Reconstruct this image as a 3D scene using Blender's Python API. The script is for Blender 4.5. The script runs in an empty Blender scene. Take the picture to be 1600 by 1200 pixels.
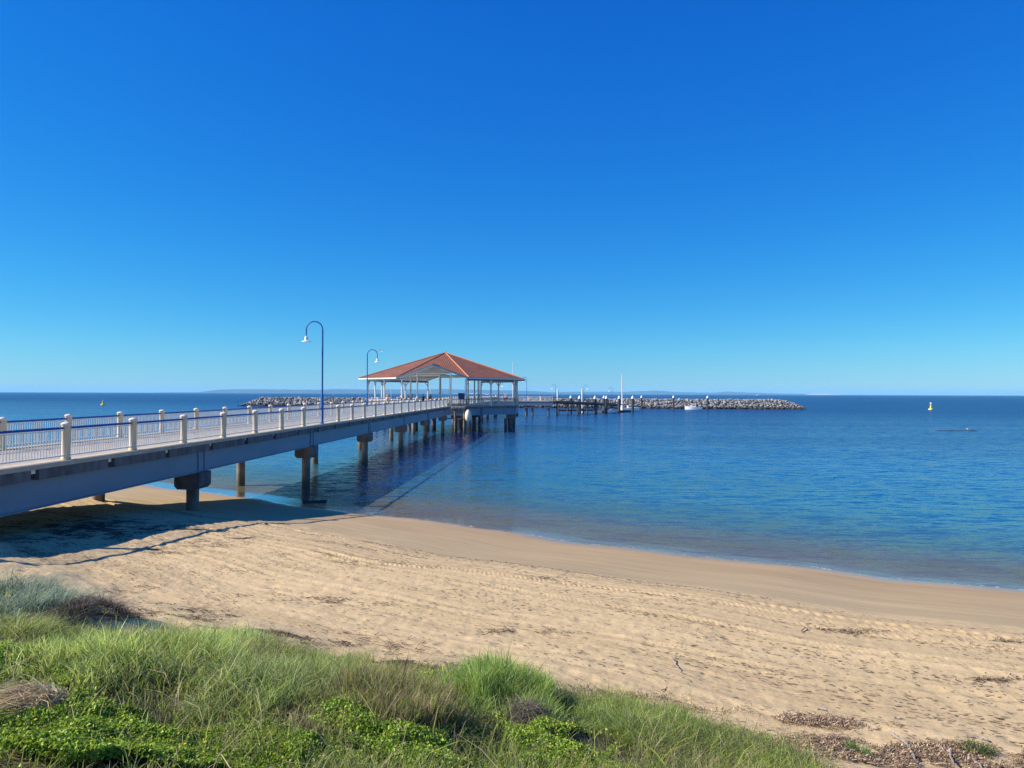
import bpy, math, random
import numpy as np
from mathutils import Vector, Matrix
random.seed(7); rng = np.random.default_rng(7)
PI = math.pi
scene = bpy.context.scene
col = scene.collection

# ------------------------------------------------------------------ helpers
def tag(o, label=None, cat=None, group=None, kind=None):
    if label: o['label'] = label
    if cat: o['category'] = cat
    if group: o['group'] = group
    if kind: o['kind'] = kind
    return o

def empty(name, loc=(0, 0, 0), rz=0.0):
    o = bpy.data.objects.new(name, None); col.objects.link(o)
    o.location = loc; o.rotation_euler = (0, 0, rz); o.empty_display_size = 0.3
    return o

def copy_tree(o, parent=None):
    c = o.copy(); col.objects.link(c); c.parent = parent
    for ch in list(o.children): copy_tree(ch, c)
    return c

class MB:
    def __init__(s): s.v = []; s.f = []; s.m = []; s.smooth = []
    def add(s, vs, fs, mi=0, sm=False):
        b = len(s.v); s.v += [tuple(p) for p in vs]
        for f in fs: s.f.append(tuple(i + b for i in f)); s.m.append(mi); s.smooth.append(sm)
    def box(s, x0, x1, y0, y1, z0, z1, mi=0):
        vs = [(x0,y0,z0),(x1,y0,z0),(x1,y1,z0),(x0,y1,z0),(x0,y0,z1),(x1,y0,z1),(x1,y1,z1),(x0,y1,z1)]
        s.add(vs, [(0,3,2,1),(4,5,6,7),(0,1,5,4),(1,2,6,5),(2,3,7,6),(3,0,4,7)], mi)
    def bar(s, a, b, w, h=None, mi=0, up=(0,0,1)):       # rectangular bar from a to b
        a = Vector(a); b = Vector(b); h = h or w
        d = (b - a).normalized(); u = Vector(up)
        if abs(d.dot(u)) > .99: u = Vector((1,0,0))
        r = d.cross(u).normalized(); u = r.cross(d).normalized()
        vs = []
        for p in (a, b):
            for i, j in ((-1,-1),(1,-1),(1,1),(-1,1)): vs.append(p + r*(i*w/2) + u*(j*h/2))
        s.add(vs, [(0,1,2,3),(7,6,5,4),(0,4,5,1),(1,5,6,2),(2,6,7,3),(3,7,4,0)], mi)
    def tube(s, pts, rad, n=8, mi=0, caps=True):
        pts = [Vector(p) for p in pts]
        if not hasattr(rad, '__len__'): rad = [rad]*len(pts)
        vs = []; prev = None
        for i, p in enumerate(pts):
            d = (pts[min(i+1, len(pts)-1)] - pts[max(i-1, 0)]).normalized()
            if prev is None:
                u = Vector((0,0,1)) if abs(d.z) < .95 else Vector((1,0,0))
                r = d.cross(u).normalized()
            else:
                r = (prev - d*prev.dot(d)).normalized()
            prev = r; q = d.cross(r)
            for k in range(n):
                a = 2*PI*k/n; vs.append(p + (r*math.cos(a) + q*math.sin(a))*rad[i])
        fs = []
        for i in range(len(pts)-1):
            for k in range(n):
                k2 = (k+1) % n; fs.append((i*n+k, i*n+k2, (i+1)*n+k2, (i+1)*n+k))
        if caps: fs.append(tuple(range(n-1, -1, -1))); fs.append(tuple((len(pts)-1)*n+k for k in range(n)))
        s.add(vs, fs, mi, n > 5)
    def lathe(s, prof, c=(0,0,0), n=12, mi=0):            # prof = [(r, z)...]
        vs = []
        for r, z in prof:
            for k in range(n):
                a = 2*PI*(k+.5)/n; vs.append((c[0]+r*math.cos(a), c[1]+r*math.sin(a), c[2]+z))
        fs = []
        for i in range(len(prof)-1):
            for k in range(n):
                k2 = (k+1) % n; fs.append((i*n+k, i*n+k2, (i+1)*n+k2, (i+1)*n+k))
        fs.append(tuple(range(n-1, -1, -1))); fs.append(tuple((len(prof)-1)*n+k for k in range(n)))
        s.add(vs, fs, mi, True)
    def build(s, name, mats, parent=None, loc=(0,0,0)):
        me = bpy.data.meshes.new(name); me.from_pydata(s.v, [], s.f)
        if not isinstance(mats, (list, tuple)): mats = [mats]
        for m in mats: me.materials.append(m)
        me.polygons.foreach_set('material_index', s.m)
        me.polygons.foreach_set('use_smooth', s.smooth)
        try: me.set_sharp_from_angle(angle=math.radians(38))
        except Exception: pass
        me.update()
        o = bpy.data.objects.new(name, me); col.objects.link(o); o.location = loc
        if parent: o.parent = parent
        return o

def np_mesh(name, verts, faces, mats, attrs=None, smooth=True, mat_idx=None, parent=None):
    """verts (n,3), faces list of arrays (m,k)"""
    me = bpy.data.meshes.new(name)
    nv = len(verts); me.vertices.add(nv); me.vertices.foreach_set('co', np.asarray(verts, np.float32).ravel())
    loops = np.concatenate([f.ravel() for f in faces]).astype(np.int32)
    tot = np.concatenate([np.full(len(f), f.shape[1], np.int32) for f in faces])
    start = np.concatenate([[0], np.cumsum(tot)[:-1]]).astype(np.int32)
    me.loops.add(len(loops)); me.loops.foreach_set('vertex_index', loops)
    me.polygons.add(len(tot)); me.polygons.foreach_set('loop_start', start)
    me.polygons.foreach_set('loop_total', tot)
    me.polygons.foreach_set('use_smooth', np.full(len(tot), smooth))
    for m in (mats if isinstance(mats, (list, tuple)) else [mats]): me.materials.append(m)
    if mat_idx is not None: me.polygons.foreach_set('material_index', mat_idx.astype(np.int32))
    for k, (typ, data) in (attrs or {}).items():
        a = me.attributes.new(k, typ, 'POINT')
        a.data.foreach_set('color' if 'COLOR' in typ else 'value', np.asarray(data, np.float32).ravel())
    me.update(calc_edges=True); me.validate()
    o = bpy.data.objects.new(name, me); col.objects.link(o)
    if parent: o.parent = parent
    return o

# value noise
def vnoise(x, y, seed=0):
    xi = np.floor(x).astype(np.int64); yi = np.floor(y).astype(np.int64)
    fx = x - xi; fy = y - yi; fx = fx*fx*(3-2*fx); fy = fy*fy*(3-2*fy)
    def h(a, b):
        n = (a*374761393 + b*668265263 + seed*1442695041) & 0xffffffff
        n = ((n ^ (n >> 13)) * 1274126177) & 0xffffffff
        return ((n ^ (n >> 16)) & 0xffff) / 65535.0
    return (h(xi,yi)*(1-fx)+h(xi+1,yi)*fx)*(1-fy) + (h(xi,yi+1)*(1-fx)+h(xi+1,yi+1)*fx)*fy
def fbm(x, y, octv=4, seed=0):
    s = 0; a = .5; t = 0
    for i in range(octv):
        s = s + a*(vnoise(x*2**i + i*17.3, y*2**i - i*9.1, seed+i) - .5); t += a; a *= .5
    return s/t*2

# ------------------------------------------------------------------ materials
def mat(name, c, rough=.7, c2=None, scale=4, bump=0, bscale=None, metal=0, spec=.5, detail=4, stretch=(1,1,1), lo=.35, hi=.65):
    m = bpy.data.materials.new(name); m.use_nodes = True; nt = m.node_tree; N = nt.nodes; L = nt.links
    p = N['Principled BSDF']; p.inputs['Roughness'].default_value = rough; p.inputs['Metallic'].default_value = metal
    p.inputs['Specular IOR Level'].default_value = spec
    p.inputs['Base Color'].default_value = (*c, 1)
    tc = N.new('ShaderNodeTexCoord'); mp = N.new('ShaderNodeMapping'); L.new(tc.outputs['Object'], mp.inputs[0])
    mp.inputs['Scale'].default_value = stretch
    if c2:
        n = N.new('ShaderNodeTexNoise'); n.inputs['Scale'].default_value = scale; n.inputs['Detail'].default_value = detail
        L.new(mp.outputs[0], n.inputs['Vector'])
        r = N.new('ShaderNodeValToRGB'); r.color_ramp.elements[0].position = lo; r.color_ramp.elements[1].position = hi
        r.color_ramp.elements[0].color = (*c, 1); r.color_ramp.elements[1].color = (*c2, 1)
        L.new(n.outputs['Fac'], r.inputs[0]); L.new(r.outputs[0], p.inputs['Base Color'])
    if bump:
        n2 = N.new('ShaderNodeTexNoise'); n2.inputs['Scale'].default_value = bscale or scale*3; n2.inputs['Detail'].default_value = 5
        L.new(mp.outputs[0], n2.inputs['Vector'])
        b = N.new('ShaderNodeBump'); b.inputs['Strength'].default_value = bump; b.inputs['Distance'].default_value = .02
        L.new(n2.outputs['Fac'], b.inputs['Height']); L.new(b.outputs[0], p.inputs['Normal'])
    return m

M = {}
M['white'] = mat('white_paint', (.82,.79,.70), .45, (.72,.69,.61), 3)
M['cream'] = mat('cream_concrete', (.82,.65,.39), .7, (.66,.52,.32), 5, .15, 30, stretch=(1,1,.4))
M['cap'] = mat('white_cap', (.84,.73,.52), .5, (.74,.66,.52), 6)
M['blue'] = mat('blue_paint', (.012,.05,.24), .35, (.02,.07,.28), 4)
M['bluepole'] = mat('blue_pole_paint', (.01,.10,.34), .35, (.02,.13,.4), 3)
M['girder'] = mat('grey_blue_girder_paint', (.115,.185,.25), .5, (.15,.22,.29), 1.2, .05, 8, stretch=(1,.25,1))
def streaks(m):
    N = m.node_tree.nodes; L = m.node_tree.links; p = N['Principled BSDF']; tc = N['Texture Coordinate']
    mp = N.new('ShaderNodeMapping'); mp.inputs['Scale'].default_value = (1.6,1.6,.12); L.new(tc.outputs['Object'], mp.inputs[0])
    n = N.new('ShaderNodeTexNoise'); n.inputs['Scale'].default_value = 2.2; n.inputs['Detail'].default_value = 6; n.inputs['Roughness'].default_value = .7; L.new(mp.outputs[0], n.inputs['Vector'])
    r = N.new('ShaderNodeValToRGB'); r.color_ramp.elements[0].position = .60; r.color_ramp.elements[1].position = .78; r.color_ramp.elements[0].color = (0,0,0,1); r.color_ramp.elements[1].color = (.55,.55,.55,1)
    L.new(n.outputs['Fac'], r.inputs[0]); mx = N.new('ShaderNodeMix'); mx.data_type = 'RGBA'; L.new(r.outputs[0], mx.inputs[0]); mx.inputs[7].default_value = (.11,.085,.07,1)
    src = p.inputs['Base Color'].links[0].from_socket; L.new(src, mx.inputs[6]); L.new(mx.outputs[2], p.inputs['Base Color'])
streaks(M['girder'])
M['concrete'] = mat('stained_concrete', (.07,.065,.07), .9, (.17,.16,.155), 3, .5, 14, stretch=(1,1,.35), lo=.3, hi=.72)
M['ledge'] = mat('pale_ledge_concrete', (.50,.42,.30), .85, (.38,.33,.25), 2.5, .2, 20)
M['pile'] = mat('pile_concrete', (.27,.21,.155), .9, (.13,.105,.08), 2.5, .5, 12, stretch=(1,1,.5))
M['pilecap'] = mat('pile_cap_concrete', (.075,.07,.075), .9, (.19,.165,.155), 2.2, .5, 9, stretch=(1,1,.6), lo=.35, hi=.75)
M['darkpile'] = mat('dark_sleeve', (.02,.02,.025), .6, (.05,.045,.05), 3)
M['timber'] = mat('weathered_timber', (.14,.12,.105), .9, (.24,.21,.18), 5, .4, 20)
M['darktimber'] = mat('dark_tarred_timber', (.035,.033,.04), .9, (.08,.075,.08), 4, .4, 18)
M['soffit'] = mat('white_soffit_boards', (.70,.70,.66), .6)
M['yellow'] = mat('yellow_buoy_paint', (.80,.50,.02), .5, (.72,.60,.10), 1.5)
M['sign'] = mat('dark_blue_board', (.02,.045,.13), .5)
M['lampwhite'] = mat('lamp_shade_enamel', (.85,.85,.82), .3)
M['glassdark'] = mat('dark_cabin_glass', (.03,.04,.06), .1)
M['rock'] = mat('breakwater_rock', (.12,.118,.115), .95, (.36,.34,.32), .7, .6, 2.0, lo=.35, hi=.62)
M['rockdark'] = mat('wet_rock', (.02,.02,.022), .6, (.05,.05,.05), 1.5, .4, 4)
M['hill'] = mat('far_island_scrub', (.012,.025,.025), .95, (.03,.045,.035), .002)
M['hillsand'] = mat('far_island_sand', (.62,.55,.45), .95)
M['drift'] = mat('driftwood_grey', (.20,.15,.12), .9, (.36,.30,.25), 6, .4, 25)

def tide_stain(m, z0, z1, c):
    N = m.node_tree.nodes; L = m.node_tree.links; p = N['Principled BSDF']; g = N.new('ShaderNodeNewGeometry'); sx = N.new('ShaderNodeSeparateXYZ'); L.new(g.outputs['Position'], sx.inputs[0])
    n = N.new('ShaderNodeTexNoise'); n.inputs['Scale'].default_value = 1.5; L.new(g.outputs['Position'], n.inputs['Vector'])
    a = N.new('ShaderNodeMath'); a.operation = 'MULTIPLY_ADD'; a.inputs[1].default_value = .7; L.new(n.outputs['Fac'], a.inputs[0]); L.new(sx.outputs[2], a.inputs[2])
    r = N.new('ShaderNodeMapRange'); r.inputs[1].default_value = z0+.35; r.inputs[2].default_value = z1+.35; L.new(a.outputs[0], r.inputs[0])
    mx = N.new('ShaderNodeMix'); mx.data_type = 'RGBA'; L.new(r.outputs[0], mx.inputs[0]); mx.inputs[6].default_value = (*c, 1)
    src = p.inputs['Base Color'].links[0].from_socket; L.new(src, mx.inputs[7]); L.new(mx.outputs[2], p.inputs['Base Color'])
tide_stain(M['rock'], .5, 1.3, (.045,.04,.035)); tide_stain(M['pile'], .3, 1.0, (.10,.085,.055))

# planks for the deck
def plank_mat():
    m = mat('deck_planks', (.38,.33,.26), .85, (.50,.44,.35), 2.2, 0); nt = m.node_tree; N = nt.nodes; L = nt.links
    p = N['Principled BSDF']; tc = N['Texture Coordinate']
    w = N.new('ShaderNodeTexWave'); w.wave_type = 'BANDS'; w.bands_direction = 'Y'; w.inputs['Scale'].default_value = 2.0
    w.inputs['Distortion'].default_value = .1
    L.new(tc.outputs['Object'], w.inputs[0])
    r = N.new('ShaderNodeValToRGB'); r.color_ramp.elements[0].position = .02; r.color_ramp.elements[1].position = .10
    r.color_ramp.elements[0].color = (.12,.11,.1,1); r.color_ramp.elements[1].color = (1,1,1,1)
    L.new(w.outputs['Fac'], r.inputs[0])
    mx = N.new('ShaderNodeMix'); mx.data_type = 'RGBA'; mx.blend_type = 'MULTIPLY'; mx.inputs[0].default_value = 1
    src = p.inputs['Base Color'].links[0].from_socket
    L.new(src, mx.inputs[6]); L.new(r.outputs[0], mx.inputs[7]); L.new(mx.outputs[2], p.inputs['Base Color'])
    return m
M['planks'] = plank_mat()

def roof_mat():
    m = bpy.data.materials.new('terracotta_tiles'); m.use_nodes = True; N = m.node_tree.nodes; L = m.node_tree.links
    p = N['Principled BSDF']; p.inputs['Roughness'].default_value = .7
    uv = N.new('ShaderNodeUVMap'); uv.uv_map = 'UVMap'
    br = N.new('ShaderNodeTexBrick'); br.inputs['Scale'].default_value = 1; br.offset = 0
    br.inputs['Brick Width'].default_value = .34; br.inputs['Row Height'].default_value = .40
    br.inputs['Mortar Size'].default_value = .07; br.inputs['Mortar Smooth'].default_value = .4
    br.inputs['Color1'].default_value = (.48,.175,.075,1); br.inputs['Color2'].default_value = (.33,.11,.05,1)
    br.inputs['Mortar'].default_value = (.09,.03,.016,1); br.inputs['Bias'].default_value = -.1
    L.new(uv.outputs[0], br.inputs['Vector'])
    n = N.new('ShaderNodeTexNoise'); n.inputs['Scale'].default_value = .5; n.inputs['Detail'].default_value = 6; L.new(uv.outputs[0], n.inputs['Vector'])
    r = N.new('ShaderNodeValToRGB'); r.color_ramp.elements[0].position = .3; r.color_ramp.elements[1].position = .7
    r.color_ramp.elements[0].color = (.72,.70,.70,1); r.color_ramp.elements[1].color = (1.1,1.1,1.1,1); L.new(n.outputs['Fac'], r.inputs[0])
    mx = N.new('ShaderNodeMix'); mx.data_type = 'RGBA'; mx.blend_type = 'MULTIPLY'; mx.inputs[0].default_value = 1
    L.new(br.outputs['Color'], mx.inputs[6]); L.new(r.outputs[0], mx.inputs[7]); L.new(mx.outputs[2], p.inputs['Base Color'])
    b = N.new('ShaderNodeBump'); b.inputs['Strength'].default_value = .7; b.inputs['Distance'].default_value = .06; b.invert = True
    L.new(br.outputs['Fac'], b.inputs['Height']); L.new(b.outputs[0], p.inputs['Normal'])
    return m
M['tiles'] = roof_mat()
M['hipcap'] = mat('ridge_tile', (.56,.25,.12), .7, (.44,.18,.08), 3)

# vegetation material: colour from attribute
def veg_mat(name, trans=.35, rough=.6):
    m = bpy.data.materials.new(name); m.use_nodes = True; N = m.node_tree.nodes; L = m.node_tree.links
    p = N['Principled BSDF']; p.inputs['Roughness'].default_value = rough; p.inputs['Specular IOR Level'].default_value = .35
    a = N.new('ShaderNodeAttribute'); a.attribute_name = 'tint'; L.new(a.outputs['Color'], p.inputs['Base Color'])
    t = N.new('ShaderNodeBsdfTranslucent'); L.new(a.outputs['Color'], t.inputs[0])
    mx = N.new('ShaderNodeMixShader'); mx.inputs[0].default_value = trans
    L.new(p.outputs[0], mx.inputs[1]); L.new(t.outputs[0], mx.inputs[2]); L.new(mx.outputs[0], N['Material Output'].inputs[0])
    return m
M['blade'] = veg_mat('grass_blades', .5, .6)
M['leaf'] = veg_mat('creeper_leaves', .35, .5)
M['wrack'] = veg_mat('dry_wrack', .0, .9)

# ------------------------------------------------------------------ camera
H = 6.0; YAW = math.radians(2.99); CY, SY = math.cos(YAW), math.sin(YAW)
F = 1150.0
cam = bpy.data.cameras.new('camera'); co = bpy.data.objects.new('camera', cam); col.objects.link(co)
cam.sensor_width = 36; cam.lens = 36*F/1600; cam.clip_start = .1; cam.clip_end = 100000
PITCH = math.atan(15.0/F)
co.matrix_world = Matrix.Translation((0,0,H)) @ Matrix.Rotation(YAW, 4, 'Z') @ Matrix.Rotation(PI/2 + PITCH, 4, 'X') @ Matrix.Rotation(math.radians(.19), 4, 'Z')
scene.camera = co
def W(xc, d):                       # lateral offset, depth of the view -> world x, y
    return (xc*CY - d*SY, xc*SY + d*CY)
def WP(px, d): return W((px-800)/F*d, d)

# ------------------------------------------------------------------ shore and ground
OX, OY = W(1.3, 30.7)
ux, uy = W(.846, -.533); lx, ly = W(-.533, -.846)     # along-shore, landward unit vectors
def shore(x, y):
    t = (x-OX)*ux + (y-OY)*uy; p = (x-OX)*lx + (y-OY)*ly
    ps = np.interp(t, [-80,-28.8,-15,-5.35,4.3,9,13,16.6,40], [-2.5,-1.1,-.6,-.5,-.1,-.15,-.5,-1.1,-2.5])
    ps = ps + .22*np.sin(t*.42+1) + .12*np.sin(t*1.1)
    return p - ps, t
BS = [-4000,-400,-60,-20,0,7,10,12.5,16,18,20,22.5,27,60]
BZ = [-14,-12,-5,-1.7,0,.80,1.30,1.56,1.75,1.95,2.45,3.15,4.25,4.6]
TRK = [(9.9,.20,.24,1.7),(10.9,.24,.13,.9),(12.1,.26,.14,.9),(13.0,.22,.11,.4),(14.6,.2,.12,.4)]
def trackline(k, t):
    return TRK[k][0] + .5*np.sin(t*.11+k*1.7) + .12*np.sin(t*.45+k) + (.06 if k else .02)*np.clip(-t-4,0,30)
def ground(x, y, detail=True):
    x = np.asarray(x, float); y = np.asarray(y, float)
    s, t = shore(x, y)
    z = np.interp(s, BS, BZ)
    near = np.clip((s-17.2)/2.5, 0, 1)*np.clip((60-s)/20, 0, 1)
    z = z + near*(.22*fbm(x*.35, y*.35, 3, 5) + .10*fbm(x*1.1, y*1.1, 3, 8))
    if not detail: return z
    dry = np.clip((s-8.0)/1.2, 0, 1)*np.clip((23-s)/3, 0, 1)
    rgh = np.clip((s-11.5)/2, .25, 1)
    z = z + dry*rgh*(.014*fbm(x*1.5, y*1.5, 3, 21))
    foot = vnoise(x*3.4, y*3.4, 31); z = z - dry*rgh*.020*np.clip(foot-.55, 0, 1)/.45
    z = z + dry*.011*fbm(x*7, y*7, 3, 41) + dry*.012*fbm(t*.35, s*4.5, 3, 43)
    z = z + np.clip((8.5-s)/2,0,1)*np.clip((s+4)/3,0,1)*.012*fbm(t*.5, s*1.5, 3, 51)
    z = z + .035*np.exp(-((s-8.75-.25*np.sin(t*.3))/.22)**2)*(fbm(t*1.5,s*3,2,3)+.5)
    for k,(s0,wd,pitch,am) in enumerate(TRK):
        q = s - trackline(k, t)
        m = np.clip(1-np.abs(q)/wd, 0, 1); m = np.clip(m*3, 0, 1)*dry*np.clip(vnoise(t*2.3, s*2.3, 62)*2, .2, 1)*np.clip(vnoise(t*.12+k*5, np.zeros_like(t), 61+k)*3-.6, 0, 1)
        tr = np.sin(2*PI*(t + np.abs(q)*.8)/pitch)
        z = z + m*am*(-.02 + .013*tr)
        e = np.exp(-((np.abs(q)-wd)/.10)**2)*dry; z = z + e*.016
    return z

def polar(n_a, a0, a1, rs, fn):
    ang = np.linspace(a0, a1, n_a); A, R = np.meshgrid(ang, rs)
    X = -np.sin(A+0*R)*R*1.0; Y = np.cos(A)*R
    idx = np.arange(n_a*len(rs)).reshape(len(rs), n_a)
    q = np.stack([idx[:-1,:-1], idx[1:,:-1], idx[1:,1:], idx[:-1,1:]], -1).reshape(-1, 4)
    return X, Y, q

# ground: fine fan in front joined to a coarse rest (one sheet)
rs = np.concatenate([np.geomspace(2.5, 4, 40)[:-1], np.geomspace(4, 45, 620)[:-1], np.geomspace(45, 150, 60)[:-1], np.geomspace(150, 45000, 60)])
ang = np.concatenate([np.linspace(-PI, -.86, 60)[:-1], np.linspace(-.86, .92, 1050)[:-1], np.linspace(.92, PI, 60)])
A, R = np.meshgrid(ang, rs); X = -np.sin(A)*R; Y = np.cos(A)*R
Z = ground(X, Y); S, T = shore(X, Y)
idx = np.arange(len(ang)*len(rs)).reshape(len(rs), len(ang))
q = np.stack([idx[:-1,:-1], idx[:-1,1:], idx[1:,1:], idx[1:,:-1]], -1).reshape(-1, 4)
V = np.stack([X, Y, Z], -1).reshape(-1, 3)
V = np.vstack([V, [[0, 0, float(ground(0., 0.))]]]); ci = len(V)-1
tri = np.stack([np.full(len(ang)-1, ci), idx[0,1:], idx[0,:-1]], -1)
SS = np.append(S.ravel(), 26.); TT = np.append(T.ravel(), 0.)

def sand_mat():
    m = bpy.data.materials.new('beach_sand'); m.use_nodes = True; N = m.node_tree.nodes; L = m.node_tree.links
    p = N['Principled BSDF']
    a = N.new('ShaderNodeAttribute'); a.attribute_name = 'shore'
    b = N.new('ShaderNodeAttribute'); b.attribute_name = 'along'
    cx = N.new('ShaderNodeCombineXYZ'); L.new(b.outputs['Fac'], cx.inputs[0]); L.new(a.outputs['Fac'], cx.inputs[1])
    def noise(scale, st, det=5, rough=.55):
        mp = N.new('ShaderNodeMapping'); mp.inputs['Scale'].default_value = st; L.new(cx.outputs[0], mp.inputs[0])
        n = N.new('ShaderNodeTexNoise'); n.inputs['Scale'].default_value = scale; n.inputs['Detail'].default_value = det; n.inputs['Roughness'].default_value = rough
        L.new(mp.outputs[0], n.inputs['Vector']); return n.outputs['Fac']
    def math_(op, x, y=None, z=None):
        n = N.new('ShaderNodeMath'); n.operation = op
        for i, v in enumerate((x, y, z)):
            if v is None: continue
            if isinstance(v, (int, float)): n.inputs[i].default_value = v
            else: L.new(v, n.inputs[i])
        return n.outputs[0]
    def ramp(f, els):
        r = N.new('ShaderNodeValToRGB'); e = r.color_ramp.elements
        while len(e) < len(els): e.new(.5)
        for k, (ps, c) in enumerate(els): e[k].position = ps; e[k].color = (*c, 1)
        L.new(f, r.inputs[0]); return r.outputs[0]
    def mr(f, a0, a1, b0=0, b1=1):
        n = N.new('ShaderNodeMapRange'); n.inputs[1].default_value = a0; n.inputs[2].default_value = a1; n.inputs[3].default_value = b0; n.inputs[4].default_value = b1
        L.new(f, n.inputs[0]); return n.outputs[0]
    def mixc(f, c1, c2, mode='MIX'):
        n = N.new('ShaderNodeMix'); n.data_type = 'RGBA'; n.blend_type = mode
        if isinstance(f, (int, float)): n.inputs[0].default_value = f
        else: L.new(f, n.inputs[0])
        for i, c in ((6, c1), (7, c2)):
            if isinstance(c, tuple): n.inputs[i].default_value = (*c, 1)
            else: L.new(c, n.inputs[i])
        return n.outputs[2]
    wob = math_('MULTIPLY_ADD', noise(.5, (1,1,1), 3), 1.6, math_('ADD', a.outputs['Fac'], -.8))
    # base colour across the beach : wet -> damp -> dry
    base = ramp(mr(wob, -2, 14), [(0, (.24,.16,.09)), (.12, (.35,.24,.135)), (.17, (.46,.325,.18)), (.42, (.46,.34,.195)), (.62, (.48,.365,.21)), (.70, (.58,.43,.24)), (1, (.62,.465,.26))])
    var = ramp(noise(.35, (.35,1.4,1), 6, .6), [(.3, (.84,.83,.80)), (.7, (1.06,1.05,1.03))])
    base = mixc(1, base, var, 'MULTIPLY')
    strk = ramp(noise(1.0, (.12,4.5,1), 5, .65), [(.34, (.86,.84,.81)), (.6, (1.03,1.03,1.02))])
    base = mixc(1, base, strk, 'MULTIPLY')
    fine = ramp(noise(26, (1,1,1), 4, .8), [(.35, (.86,.85,.83)), (.65, (1.06,1.06,1.06))])
    base = mixc(1, base, fine, 'MULTIPLY')
    # flecks of dry weed lying in drift lines
    lines = noise(.55, (.10,1.6,1), 4, .6)
    fleck = noise(11, (.32,1.9,1), 5, .75)
    dens = math_('MULTIPLY', mr(lines, .42, .70), mr(a.outputs['Fac'], 7.5, 9.5))
    thr = math_('SUBTRACT', .70, math_('MULTIPLY', dens, .20))
    fm = math_('MULTIPLY', mr(math_('SUBTRACT', fleck, thr), 0, .05), mr(a.outputs['Fac'], 7.5, 8.6))
    base = mixc(math_('MULTIPLY', fm, .75), base, (.12,.075,.045))
    # darker sand stained with weed under the jetty and at the foot of the dune
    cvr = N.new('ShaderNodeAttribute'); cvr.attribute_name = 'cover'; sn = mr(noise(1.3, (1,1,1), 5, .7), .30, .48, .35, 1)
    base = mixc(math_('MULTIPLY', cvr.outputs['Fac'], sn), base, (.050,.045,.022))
    L.new(base, p.inputs['Base Color'])
    L.new(ramp(mr(wob, -.5, 2.2), [(0, (.06,)*3), (.22, (.16,)*3), (.50, (.6,)*3), (1, (.9,)*3)]), p.inputs['Roughness'])
    L.new(mr(wob, -.1, 1.2, .8, .2), p.inputs['Specular IOR Level'])
    b1 = N.new('ShaderNodeBump'); b1.inputs['Distance'].default_value = .02
    L.new(mr(a.outputs['Fac'], 1, 11, .04, .6), b1.inputs['Strength'])
    hh = math_('ADD', noise(12, (1,1,1), 6, .7), math_('MULTIPLY', noise(3.2, (1,1.4,1), 4, .6), 1.2))
    L.new(hh, b1.inputs['Height']); L.new(b1.outputs[0], p.inputs['Normal'])
    return m
M['sand'] = sand_mat()
beach = np_mesh('beach', V, [q, tri], M['sand'], {'shore': ('FLOAT', SS), 'along': ('FLOAT', TT)})
tag(beach, kind='structure')

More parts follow.
